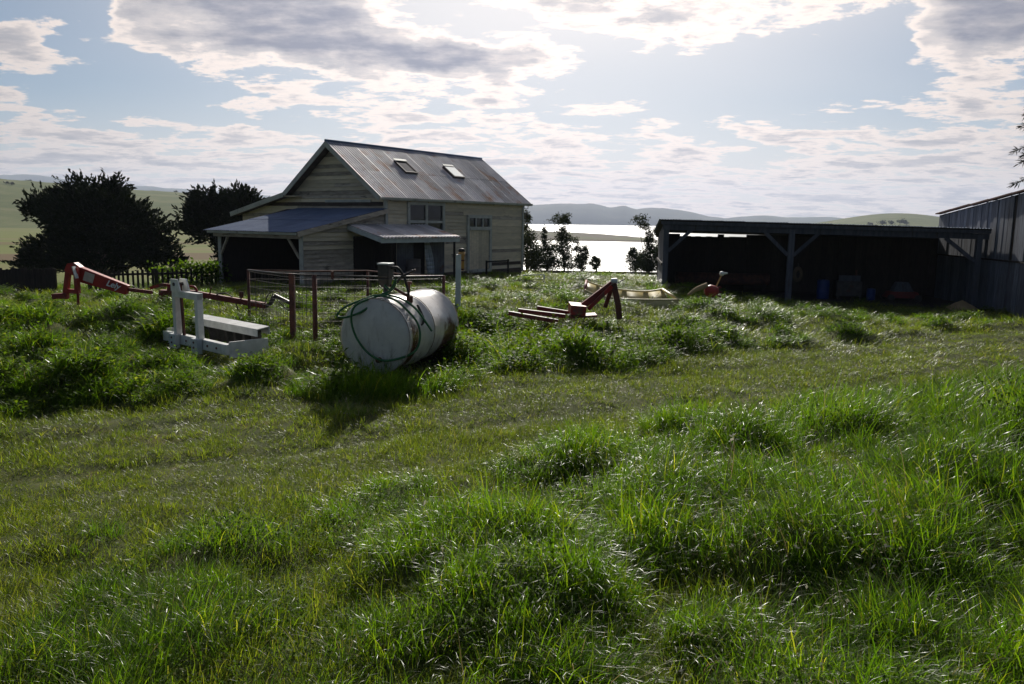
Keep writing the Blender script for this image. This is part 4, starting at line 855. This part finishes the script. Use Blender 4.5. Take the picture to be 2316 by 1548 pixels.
# ------------------------------------------------------------------ fences
def paling_fence(name, a, b, ht, label, gap, wd, mat, top=None):
    a, b = Vector(a), Vector(b); f = thing(name, V(a.x, a.y, gz_(a.x, a.y)), label, 'fence'); d = (b - a); ln = d.length; d /= ln; sd = V(-d.y, d.x, 0); q = 0.
    tz = lambda t: a.z + (b.z - a.z) * t / ln
    while q < ln:
        w_ = wd * random.uniform(.85, 1.1); p = a + d * q; g = gz_(p.x, p.y) - .1; t = tz(q) + random.uniform(-.05, .03)
        MB().hexa([V(p.x, p.y, g), V(p.x, p.y, g) + d * w_, V(p.x, p.y, g) + d * w_ + sd * .02, V(p.x, p.y, g) + sd * .02], [V(p.x, p.y, t), V(p.x, p.y, t) + d * w_, V(p.x, p.y, t) + d * w_ + sd * .02, V(p.x, p.y, t) + sd * .02]).build('paling', mat, f)
        q += w_ + gap * random.uniform(.7, 1.3)
    for dz_ in (.18, .75):
        MB().beam(V(a.x, a.y, a.z - dz_) + sd * .05, V(b.x, b.y, b.z - dz_) + sd * .05, .05, .08).build('rail', mat, f)
    for t in np.linspace(0, ln, max(2, int(ln / 2.2) + 1)):
        p = a + d * t + sd * .12; MB().box(V(p.x, p.y, (tz(t) + gz_(p.x, p.y) - .2) / 2), d * .05, sd * .05, UPZ * (tz(t) + .2 - gz_(p.x, p.y)) / 2).build('post', 'wood_dark', f)
    return f
def flat(p, z): return V(p.x, p.y, z)
pa, pb2 = at(-160, 607, 27), at(116, 608, 26.5); paling_fence('paling_fence', pa, pb2, 1, 'close boarded grey paling fence in front of the big cypress', .012, .1, 'wood_dark')
pa, pb2 = at(200, 612, 29.5), at(494, 606, 31.6); paling_fence('picket_fence', pa, pb2, 1, 'dark picket fence with gaps running up to the lean-to post', .085, .085, 'wood_dark')
rfn = thing('rail_fence', V(1.5, 40, -.4), 'low dark rail fence along the lake side of the yard', 'fence')
fa, fb = at(1180, 614, 41), at(1512, 620, 39)
for t in np.linspace(0, 1, 8):
    p = fa.lerp(fb, t); g = gz_(p.x, p.y) - .2; MB().tube([V(p.x, p.y, g), V(p.x, p.y, p.z + .08)], .07, 8).build('post', 'wood_dark', rfn, True)
for dz_ in (.0, .3, .6): MB().beam(fa - UPZ * dz_, fb - UPZ * dz_, .05, .14).build('rail', 'wood_dark', rfn)
yg = thing('yard_gate', V(*at(1230, 640, 33)[:2], 0), 'small pale pipe gate between house corner and rail fence', 'gate')
for px in (1186, 1231): p = at(px, 622, 33); MB().tube([V(p.x, p.y, -.2), V(p.x, p.y, p.z)], .05 if px < 1200 else .03, 8).build('post', 'grey_white', yg, True)
for py in (622, 632): MB().tube([at(1186, py + 1, 33), at(1231, py, 33)], .018, 6).build('rail', 'grey_white', yg, True)

# ------------------------------------------------------------------ trees
def leaf_mesh(name, C, Dr, Ln, Wd, tone, mat, up=None):
    """leaf-sized faces: centre, direction, length, width -> one crown mesh (kite-shaped, folded)"""
    N = len(C); Dr = Dr / (np.linalg.norm(Dr, axis=1, keepdims=True) + 1e-9)
    rnd = RNG.normal(size=(N, 3)) if up is None else up; sd = np.cross(Dr, rnd); sd /= (np.linalg.norm(sd, axis=1, keepdims=True) + 1e-9)
    Ln = np.asarray(Ln).reshape(-1, 1); Wd = np.asarray(Wd).reshape(-1, 1)
    v = np.stack([C - Dr * Ln * .5, C + sd * Wd * .5, C + Dr * Ln * .5, C - sd * Wd * .5], 1).reshape(-1, 3)
    f = np.arange(4 * N).reshape(-1, 4); me = mesh_np(name, v, f, mat, False)
    at_ = me.attributes.new('tone', 'FLOAT', 'POINT'); at_.data.foreach_set('value', np.repeat(tone, 4).astype(np.float32)); return me
def child_mesh(name, me, parent):
    o = bpy.data.objects.new(name, me); COL.objects.link(o); o.parent = parent; return o
def limbs(mb, base, tips, r):
    for t in tips:
        t = Vector(t); mid = base.lerp(t, .55) + V(random.uniform(-.15, .15), random.uniform(-.15, .15), .1) * (t - base).length * .5
        mb.tube(smooth_path([base, mid, t], 5), [r * (1 - .85 * k / 10) for k in range(11)], 6)
def cypress(name, lobes, Y, basepx, label, nspray, seed):
    """lobes: (px, py, rx px, ry px) outline pieces; crown of ragged upswept sprays"""
    rg = np.random.default_rng(seed); b = at(*basepx, Y); g = gz_(b.x, b.y); t = thing(name, V(b.x, b.y, g), label, 'tree'); k = Y / FPX
    Cs, Ds, Ls, Ws, Ts = [], [], [], [], []
    tot = sum(l[2] * l[3] for l in lobes)
    for (px, py, rx, ry) in lobes:
        c = np.array(at(px, py + 8, Y + rg.uniform(-.6, .6))); rx_, rz_ = rx * k * .88, ry * k * .84; n_ = int(nspray * rx * ry / tot)
        d = rg.normal(size=(n_, 3)); d /= np.linalg.norm(d, axis=1, keepdims=True); d[:, 1] = -np.abs(d[:, 1]) * np.where(rg.random(n_) < .7, 1, -1)
        rad_ = rg.uniform(.25, 1.0, n_) ** .5
        pos = c + d * rad_[:, None] * np.array([rx_, rx_ * .8, rz_])
        pos[:, 2] = np.maximum(pos[:, 2], g + .1)
        dr = d * np.array([1, 1, .45]) + np.array([0, 0, .45]) + rg.normal(size=(n_, 3)) * .25; dr /= np.linalg.norm(dr, axis=1, keepdims=True)
        ln = rg.uniform(.35, .8, n_) * np.where(rg.random(n_) < .10, 1.6, 1)
        m_ = 13
        for j in range(m_):
            f = j / m_; off = rg.normal(size=(n_, 3)) * (.11 * (1.1 - f))[..., None] if False else rg.normal(size=(n_, 3)) * .12 * (1.1 - f)
            Cs.append(pos + dr * (ln * f)[:, None] + off); Ds.append(dr + rg.normal(size=(n_, 3)) * .35); Ls.append(rg.uniform(.18, .38, n_)); Ws.append(rg.uniform(.07, .14, n_)); Ts.append(rg.random(n_))
    me = leaf_mesh('crown', np.concatenate(Cs) - np.array(t.location), np.concatenate(Ds), np.concatenate(Ls), np.concatenate(Ws), np.concatenate(Ts), 'cypress_leaf')
    child_mesh('crown', me, t)
    mb = MB(); mb.tube([V(b.x, b.y, g - .2), V(b.x + .1, b.y, g + .8), V(b.x + .2, b.y, g + 2)], [.4, .32, .22], 10)
    limbs(mb, V(b.x, b.y, g + .8), [at(px + random.uniform(-.3, .3) * rx, py - .2 * ry, Y) for (px, py, rx, ry) in lobes], .16); mb.build('trunk', 'bark', t, True)
    return t
cypress('cypress_tree', [(225, 490, 128, 78), (180, 470, 95, 60), (290, 520, 95, 75), (140, 565, 85, 50), (235, 570, 140, 45), (345, 555, 55, 42), (95, 592, 62, 26), (370, 590, 50, 26), (205, 430, 85, 28), (95, 465, 40, 30), (255, 425, 30, 25), (390, 512, 22, 10)], 45, (225, 612), 'broad dark cypress tree spreading low behind the paling fence', 3000, 3)
cypress('cypress_tree', [(500, 480, 75, 50), (545, 455, 38, 42), (470, 450, 45, 28), (555, 470, 50, 40), (440, 490, 28, 16), (480, 520, 60, 28), (530, 540, 40, 60), (545, 590, 60, 30)], 47, (540, 612), 'smaller dark cypress tree close behind the lean-to roof', 1600, 4)
def sapling(spec, Y, label, seed, n_leaf, mat='sapling_leaf', name='young_tree'):
    """spec: trunk foot px, and crown clumps (px, py, rx, ry, share)"""
    (bx, by), clumps = spec; rg = np.random.default_rng(seed); b = at(bx, by, Y); g = gz_(b.x, b.y); t = thing(name, V(b.x, b.y, g), label, 'tree'); k = Y / FPX; Cs = []
    tot = sum(c[4] for c in clumps)
    for (px, py, rx, ry, sh) in clumps:
        c = np.array(at(px, py, Y)); nc = max(5, int(1.9 * n_leaf * sh / tot / 26))
        cc = rg.normal(size=(nc, 3)); cc /= np.linalg.norm(cc, axis=1, keepdims=True); cc = c + cc * (rg.uniform(.1, 1, nc) ** .45)[:, None] * np.array([rx * k, rx * k, ry * k])
        for q in cc: Cs.append(q + rg.normal(size=(26, 3)) * np.array([.14, .14, .10]) * max(.5, min(1, rx / 22)))
    C = np.concatenate(Cs); N = len(C); D_ = rg.normal(size=(N, 3)) + np.array([0, 0, -.3])
    me = leaf_mesh('crown', C - np.array(t.location), D_, rg.uniform(.07, .15, N), rg.uniform(.035, .065, N), rg.random(N), mat); child_mesh('crown', me, t)
    mb = MB(); top = at(clumps[0][0], clumps[0][1], Y); mb.tube(smooth_path([V(b.x, b.y, g - .2), (V(b.x, b.y, g) + top) / 2 + V(random.uniform(-.1, .1), 0, 0), top], 5), [.07 * (1 - .7 * i / 10) for i in range(11)], 7)
    limbs(mb, V(b.x, b.y, g).lerp(top, .3), [at(c[0], c[1], Y) for c in clumps], .035); mb.build('trunk', 'bark', t, True); return t
GRP = None
sapling(((1192, 618), [(1192, 560, 26, 45, 3), (1208, 590, 22, 26, 2), (1188, 500, 8, 24, .5), (1190, 492, 10, 8, .3)]), 44, 'dense dark young tree right against the house corner', 51, 5200)
sapling(((1238, 618), [(1236, 575, 22, 34, 2), (1232, 535, 7, 26, .5), (1245, 600, 22, 16, 1)]), 46, 'yellowish green pointed young tree second from the house corner', 52, 3000)
sapling(((1276, 618), [(1275, 560, 24, 36, 2), (1262, 497, 22, 10, .45), (1280, 496, 14, 12, .35), (1272, 530, 14, 16, .5), (1288, 595, 26, 18, 1)]), 47, 'tall young tree with wispy grey top and forked stem', 53, 3600)
sapling(((1316, 620), [(1318, 590, 16, 22, 2), (1322, 570, 9, 14, .7), (1306, 560, 8, 12, .4), (1300, 545, 12, 10, .25)]), 48, 'rounded young tree beside the small lone lakeside bush', 54, 1900)
sapling(((1348, 622), [(1347, 597, 11, 16, 2), (1346, 584, 6, 7, .6)]), 49, 'small lone bush standing against the bright lake', 55, 850)
sapling(((1436, 622), [(1436, 592, 18, 22, 2), (1430, 570, 9, 12, .7)]), 47, 'low rounded bush beside the tall tree by the shed post', 56, 1700)
sapling(((1466, 622), [(1468, 585, 24, 30, 2.4), (1468, 545, 11, 22, .8), (1447, 498, 18, 9, .35), (1458, 512, 12, 9, .3), (1470, 605, 26, 10, .8)]), 46, 'tall spindly young tree with open top by the shed post', 57, 3600)
sapling(((1492, 622), [(1490, 560, 10, 40, 1), (1488, 520, 9, 18, .5)]), 48, 'narrow young tree half hidden by the shed corner post', 58, 1300)
# green climber on the picket fence
rg = np.random.default_rng(5); q = np.array([list(at(rg.uniform(360, 500), rg.uniform(598, 640), 31.3)) for _ in range(60)])
C = (q[:, None, :] + rg.normal(size=(60, 22, 3)) * np.array([.2, .12, .1])).reshape(-1, 3); N = len(C); vn = thing('fence_bramble', V(-13, 31.3, -.4), 'bright leafy bramble growing over the picket fence', 'bramble')
child_mesh('foliage', leaf_mesh('foliage', C - np.array(vn.location), rg.normal(size=(N, 3)), rg.uniform(.1, .2, N), rg.uniform(.07, .12, N), rg.random(N), 'weed_leaf'), vn)
mb = MB()
for p in q[::6]: mb.tube([V(p[0], p[1], -.5), Vector(p)], .012, 5)
mb.build('stem', 'bark', vn)
# far scattered trees
def far_tree(px, py, Y, hpx, label, grp, seed):
    rg = np.random.default_rng(seed); b = at(px, py, Y); g = gz_(b.x, b.y); k = Y / FPX; h = hpx * k; t = thing('paddock_tree', V(b.x, b.y, g), label, 'tree', grp)
    c = np.concatenate([np.array([rg.normal(0, .28) * h, rg.normal(0, .28) * h, h * rg.uniform(.45, .8)]) + rg.normal(size=(40, 3)) * h * np.array([.2, .2, .14]) for _ in range(7)])
    N = len(c); child_mesh('crown', leaf_mesh('crown', c, rg.normal(size=(N, 3)), rg.uniform(.16, .3, N) * h, rg.uniform(.1, .2, N) * h, rg.random(N), 'sapling_leaf'), t)
    MB().tube([V(b.x, b.y, g - 1), V(b.x, b.y, g + h * .6)], [h * .06, h * .03], 6).build('trunk', 'bark', t)
for k, (px, py, hp) in enumerate(((1895, 512, 9), (1912, 512, 8), (1968, 512, 9), (1995, 513, 12), (2015, 513, 10), (2035, 514, 12), (2050, 514, 9))):
    far_tree(px, py, 968, hp, 'small tree in the row at the foot of the green hill', 'trees at the foot of the green hill', 70 + k)
for k, (px, py, hp, Yd) in enumerate(((64, 412, 9, 820), (20, 482, 7, 620), (32, 480, 8, 620), (398, 428, 5, 840), (425, 429, 4, 845))):
    far_tree(px, py, Yd, hp, 'tiny lone bush on the open pasture hillside', 'bushes on the pasture hillside', 90 + k)
# conifer beyond the barn; only drooping twigs reach into view
tb = at(2388, 640, 38.0); tg = gz_(tb.x, tb.y); ct = thing('drooping_tree', V(tb.x, tb.y, tg), 'tree with drooping needle twigs reaching over the barn', 'tree')
mb = MB(); top = V(tb.x + .2, tb.y, 10.4); mb.tube([V(tb.x, tb.y, tg - .3), V(tb.x + .1, tb.y, 5), top], [.28, .2, .05], 10); Cs, Ds = [], []; rg = np.random.default_rng(9)
for k in range(60):
    z = rg.uniform(4.6, 10.0); a = rg.uniform(0, 2 * math.pi); ln = (11.2 - z) * .4 * rg.uniform(.6, 1.)
    if k < 12: z = (8.7, 8.5, 8.3, 8.15, 8.0, 7.9, 7.7, 6.6, 6.45, 6.35, 6.9, 8.9)[k]; ln = rg.uniform(1.9, 2.5); a = rg.uniform(2.9, 3.4)
    p0 = V(tb.x + .1, tb.y, z); p1 = p0 + V(math.cos(a) * ln, math.sin(a) * ln * .8, -.32 * ln); pts = smooth_path([p0, p0.lerp(p1, .5) + V(0, 0, .22), p1], 8); mb.tube(pts, [.035 * (1 - .8 * i / 16) for i in range(17)], 5)
    for p in pts[3:]:
        for _ in range(9):
            d = rg.normal(size=3) * .55 + np.array([math.cos(a), math.sin(a) * .8, -.6]); Cs.append(np.array(p) + d * .13); Ds.append(d)
mb.build('trunk', 'bark', ct, True); N = len(Cs); child_mesh('crown', leaf_mesh('crown', np.array(Cs) - np.array(ct.location), np.array(Ds), rg.uniform(.2, .38, N), rg.uniform(.025, .05, N), rg.random(N), 'cypress_leaf'), ct)

# ------------------------------------------------------------------ grass and weeds
def tuft(name, nb, rad_, ln, wd, lean, bend, mat, seed, heads=0, leaves=0, nseg=4, leaf=1.):
    rg = np.random.default_rng(seed); v, f, tone, mi = [], [], [], []
    wind = rg.normal(0, .5)
    for b in range(nb):
        a = rg.uniform(0, 2 * math.pi); r = rad_ * math.sqrt(rg.random()); p = np.array([r * math.cos(a), r * math.sin(a), -.03])
        la = (a if rg.random() < .45 else wind) + rg.normal(0, .8); l_ = ln * rg.uniform(.5, 1.15); th = abs(rg.normal(lean, .25)); bd = bend * rg.uniform(.4, 1.5); w_ = wd * rg.uniform(.6, 1.3)
        tw = rg.uniform(-.8, .8); tn = rg.random() ** 1.1 * .95 if rg.random() > .04 else 1.0; i0 = len(v)
        for k in range(nseg + 1):
            t = k / nseg; an = min(th + bd * t * t, 2.5)
            if k: p = p + np.array([math.sin(an) * math.cos(la), math.sin(an) * math.sin(la), math.cos(an)]) * (l_ / nseg)
            sdv = np.array([-math.sin(la + tw), math.cos(la + tw), 0]) * (w_ * (1 - .92 * t ** 1.6) / 2)
            v += [p - sdv, p + sdv]; tone += [tn, tn]
        for k in range(nseg): f.append((i0 + 2 * k, i0 + 2 * k + 1, i0 + 2 * k + 3, i0 + 2 * k + 2)); mi.append(0)
        if b < heads:
            for q in range(3):
                i0 = len(v); c = p + rg.normal(size=3) * .02; s1, s2 = rg.normal(size=3) * .005, rg.normal(size=3) * .005
                v += [c - s1, c - s2, c + s1, c + s2]; tone += [rg.random()] * 4; f.append((i0, i0 + 1, i0 + 2, i0 + 3)); mi.append(1)
        if b < leaves:
            for q in range(4):
                i0 = len(v); c = np.array([r * math.cos(a), r * math.sin(a), l_ * rg.uniform(.1, .75)]) + rg.normal(size=3) * .04; d = rg.normal(size=3); d[2] = abs(d[2]) * .9; d /= np.linalg.norm(d); s_ = np.cross(d, [0, 0, 1.]); s_ = s_ / (np.linalg.norm(s_) + 1e-6) * ln * .055 * leaf
                L_ = ln * leaf * rg.uniform(.12, .24); v += [c, c + d * L_ * .5 + s_, c + d * L_ - np.array([0, 0, .02]), c + d * L_ * .5 - s_]; tn2 = rg.random(); tone += [tn2] * 4; f.append((i0, i0 + 1, i0 + 2, i0 + 3)); mi.append(2)
    me = bpy.data.meshes.new(name); me.from_pydata([tuple(x) for x in v], [], f); at_ = me.attributes.new('tone', 'FLOAT', 'POINT'); at_.data.foreach_set('value', np.array(tone, np.float32))
    for m_ in (mat, 'seed_head', 'weed_leaf'): me.materials.append(MATS[m_])
    me.polygons.foreach_set('material_index', mi); me.polygons.foreach_set('use_smooth', [True] * len(f)); me.update()
    return bpy.data.objects.new(name, me)
def tuft_set(name, objs):
    c = bpy.data.collections.new(name)
    for o in objs: c.objects.link(o)
    return c
SET_LONG = tuft_set('tufts_long', [tuft('tl%d' % i, 58 if i < 6 else 34, .11, .28 if i < 6 else .34, .0052 if i < 6 else .008, .32, 1.0 + .25 * (i % 3), 'blade', 100 + i, nseg=5) for i in range(7)])
SET_DRY = tuft_set('tufts_dry', [tuft('td%d' % i, 9, .14, .40, .0042, .55, .7, 'straw', 500 + i, heads=4, nseg=4) for i in range(4)])
SET_CLOVER = tuft_set('tufts_clover', [tuft('tc%d' % i, 30, .14, .15, .0045, .35, .6, 'blade', 600 + i, leaves=12, nseg=3, leaf=.8) for i in range(4)])
SET_SHORT = tuft_set('tufts_short', [tuft('ts%d' % i, 48, .13, .10, .0045, .55, .8, 'blade_short', 200 + i, nseg=3) for i in range(5)])
SET_WEED = tuft_set('tufts_weed', [tuft('tw%d' % i, 34, .13, .32, .009, .3, .9, 'blade', 300 + i, heads=0, leaves=12, nseg=4) for i in range(6)])
SET_FLOWER = tuft_set('tufts_flower', [tuft('tf%d' % i, 26, .14, .34, .008, .25, .5, 'blade', 400 + i, heads=1, leaves=12, nseg=3) for i in range(4)])
def scatter_group(coll):
    ng = bpy.data.node_groups.new('scatter_' + coll.name, 'GeometryNodeTree')
    ng.interface.new_socket('Geometry', in_out='INPUT', socket_type='NodeSocketGeometry'); ng.interface.new_socket('Geometry', in_out='OUTPUT', socket_type='NodeSocketGeometry')
    g = NT(ng); gi = g.new('NodeGroupInput'); go = g.new('NodeGroupOutput'); ci = g.new('GeometryNodeCollectionInfo'); ci.inputs[0].default_value = coll; ci.inputs['Separate Children'].default_value = True; ci.inputs['Reset Children'].default_value = True
    ip = g.new('GeometryNodeInstanceOnPoints'); ip.inputs['Pick Instance'].default_value = True
    def attr(nm, typ):
        a = g.new('GeometryNodeInputNamedAttribute', data_type=typ); a.inputs['Name'].default_value = nm; return next(o for o in a.outputs if o.enabled and o.name == 'Attribute')
    g.l.new(gi.outputs[0], ip.inputs['Points']); g.l.new(ci.outputs[0], ip.inputs['Instance']); g.l.new(attr('pick', 'INT'), ip.inputs['Instance Index'])
    e2r = g.new('FunctionNodeEulerToRotation'); g.l.new(attr('rot', 'FLOAT_VECTOR'), e2r.inputs[0]); g.l.new(e2r.outputs[0], ip.inputs['Rotation'])
    g.l.new(attr('sca', 'FLOAT_VECTOR'), ip.inputs['Scale']); g.l.new(ip.outputs[0], go.inputs[0]); return ng
def scatter(name, coll, pts, rot, sca, label, cat):
    me = bpy.data.meshes.new(name); me.vertices.add(len(pts)); me.vertices.foreach_set('co', np.asarray(pts, np.float32).ravel())
    me.attributes.new('pick', 'INT', 'POINT').data.foreach_set('value', RNG.integers(0, len(coll.objects), len(pts)).astype(np.int32))
    me.attributes.new('rot', 'FLOAT_VECTOR', 'POINT').data.foreach_set('vector', np.asarray(rot, np.float32).ravel())
    me.attributes.new('sca', 'FLOAT_VECTOR', 'POINT').data.foreach_set('vector', np.asarray(sca, np.float32).ravel()); me.update()
    o = bpy.data.objects.new(name, me); COL.objects.link(o); md = o.modifiers.new('scatter', 'NODES'); md.node_group = scatter_group(coll)
    return tag(o, label, cat, kind='stuff')
def sample(r0, r1, dens, half=41):
    n_ = int(dens * math.radians(half) * (r1 * r1 - r0 * r0)); r = np.sqrt(RNG.uniform(r0 * r0, r1 * r1, n_)); a = np.radians(RNG.uniform(-half, half, n_)); return r * np.sin(a), r * np.cos(a), r
def noisef(x, y, sc, seed): return fbm(x * sc + 40, y * sc + 40, seed, 3)
def grow(x, y):
    """how tall the growth stands (m) and what it is"""
    s = track_s(x, y); clump = np.clip((noisef(x, y, .8, 60) - .5) * 4.2 + .45, 0, 1); fine = np.clip((noisef(x, y, 1.9, 66) - .5) * 3 + .5, 0, 1)
    worn = sstep(-1.6, -.8, s) * (1 - sstep(1.2, 2.4, s - sstep(0, -5, x) * 2.2 + (noisef(x, y, .6, 71) - .5) * 2))
    md = np.maximum(mounds(x, y, 1.35, 301, .36, .66), .7 * mounds(x, y, .6, 302, .36, .66))
    bank = sstep(1.5, 3.6, s) * (.52 + .48 * sstep(-1.5, 2.0, x))
    tall = .07 + bank * (.03 + .22 * md + .06 * clump + .05 * fine) + sstep(-1.3, -3., s) * (.01 + .24 * md + .05 * clump + .05 * fine)
    tall = tall * (1 - worn) + worn * (.06 + .07 * fine)
    tall = tall + .10 * np.exp(-((x - 1.2) / 3.) ** 2 - ((y - 14.8) / 2.2) ** 2) * (.3 + clump) + .36 * np.exp(-((x - .35) / 1.3) ** 2 - ((y - 13.7) / .8) ** 2) * (.45 + .55 * fine)
    tall = tall + .40 * np.exp(-((x - 4.3) / 1.5) ** 2 - ((y - 8.3) / .7) ** 2) + .32 * np.exp(-((x - 7.) / 1.6) ** 2 - ((y - 10.6) / .7) ** 2) + .16 * np.exp(-((x + .75) / .35) ** 2 - ((y - 12.2) / .7) ** 2) + .50 * np.exp(-((x + 1.9) / .85) ** 2 - ((y - 10.8) / .4) ** 2) + .16 * np.exp(-((x + 2.0) / .55) ** 2 - ((y - 9.9) / .5) ** 2) + .14 * np.exp(-((x + .95) / .3) ** 2 - ((y - 11.4) / .6) ** 2)
    tall = tall * (1 - .45 * np.exp(-((x + 3.6) / 1.0) ** 2 - ((y - 12.8) / 1.4) ** 2)) * (1 - .4 * sstep(15.5, 18, y)) * (1 - .6 * np.exp(-((x + 5.5) / 1.3) ** 2 - ((y - 13.6) / 1.1) ** 2))
    rut = np.exp(-((np.abs(s + .1 * np.sin(x * .9)) - .8) / .2) ** 2)
    return tall * (1 - .5 * rut), worn, clump
acc = {k: ([], [], []) for k in ('long', 'short', 'weed', 'flower', 'dry', 'clover')}
for r0, r1, dens, wide in ((1.3, 4.5, 190, 1.), (4.5, 9, 120, 1.1), (9, 16, 62, 1.4), (16, 27, 24, 2.0), (27, 46, 8.5, 2.8)):
    x, y, r = sample(r0, r1, dens); keep = ~in_building(x, y); x, y, r = x[keep], y[keep], r[keep]; z = height(x, y); tall, worn, clump = grow(x, y)
    shade = (x > 5.5) & (y > 24.5); u = RNG.random(len(x)); kind = np.where((tall < .16) | ((u < worn * .9) & (tall < .2)), 'short', 'long'); s = track_s(x, y)
    wd_ = (s < -1.5) & (tall > .17) & (RNG.random(len(x)) < .5); kind = np.where(wd_, 'weed', kind)
    fl = (s < -2) & (tall > .2) & (RNG.random(len(x)) < np.clip((noisef(x, y, .5, 77) - .45) * 3, 0, .7) * .6 + .3 * np.exp(-((x - .3) / 3) ** 2 - ((y - 21) / 5) ** 2)); kind = np.where(fl, 'flower', kind)
    # a second sowing of low turf where the growth is short
    x2, y2, r2 = sample(r0, r1, dens * .9); t2, w2, _ = grow(x2, y2); s2 = track_s(x2, y2); q2 = (t2 < .16) & ~in_building(x2, y2) & (RNG.random(len(x2)) > .7 * np.exp(-((np.abs(s2 + .1 * np.sin(x2 * .9)) - .8) / .22) ** 2) * (noisef(x2, y2, .7, 35) > .45)); x2, y2 = x2[q2], y2[q2]; n2_ = len(x2)
    sc2 = np.clip(t2[q2] / .09, .5, 1.8) * RNG.uniform(.7, 1.4, n2_); acc['short'][0].append(np.stack([x2, y2, height(x2, y2) - .01], 1)); acc['short'][1].append(np.stack([RNG.normal(0, .2, n2_), RNG.normal(0, .2, n2_), RNG.uniform(0, 6.283, n2_)], 1)); acc['short'][2].append(np.stack([wide * np.ones(n2_), wide * np.ones(n2_), sc2], 1))
    if r1 < 20:
        kind = np.where((tall > .12) & (RNG.random(len(x)) < .035), 'dry', kind)
        kind = np.where((worn < .5) & (noisef(x, y, .9, 83) > .62) & (RNG.random(len(x)) < .55), 'clover', kind)
    for k, h0 in (('long', .25), ('short', .09), ('weed', .27), ('flower', .30), ('dry', .30), ('clover', .2)):
        q = kind == k; n_ = q.sum(); sc_ = np.clip(tall[q] / h0, .42, 2.2) * RNG.uniform(.75, 1.25, n_); sw = (sc_ ** .6) * wide ** (.8 if k != 'short' else 1.)
        rot = np.stack([RNG.normal(0, .16, n_), RNG.normal(0, .16, n_), (noisef(x[q], y[q], .55, 91) - .5) * 9 + RNG.normal(0, .8, n_)], 1)
        acc[k][0].append(np.stack([x[q], y[q], z[q] - .01], 1)); acc[k][1].append(rot); acc[k][2].append(np.stack([sw, sw, sc_], 1))
for k, coll, lab, cat in (('long', SET_LONG, 'long lush green grass covering the bank and yard', 'grass'), ('short', SET_SHORT, 'short worn grass along the vehicle track', 'grass'), ('dry', SET_DRY, 'sparse straw coloured dead stalks standing in the grass', 'grass'), ('clover', SET_CLOVER, 'low patches of small leafed clover among the grass', 'clover'), ('weed', SET_WEED, 'leafy green weeds growing thick across the yard', 'weeds'), ('flower', SET_FLOWER, 'pale headed tall weeds on the mounds before the house', 'weeds')):
    scatter(cat, coll, *[np.concatenate(a) for a in acc[k]], lab, cat)

# ------------------------------------------------------------------ air
m, n, out = material('haze'); MATS['haze'] = m
vol = n.new('ShaderNodeVolumePrincipled'); vol.inputs['Color'].default_value = (.66, .75, .98, 1); vol.inputs['Density'].default_value = 1.15e-4; vol.inputs['Anisotropy'].default_value = .25
n.l.new(vol.outputs[0], out.inputs['Volume'])
hz = MB().box((0, 0, 140), (6700, 0, 0), (0, 6700, 0), (0, 0, 170)).build('haze', 'haze'); tag(hz, 'thin blue haze in the air over lake and hills', 'haze', kind='stuff')
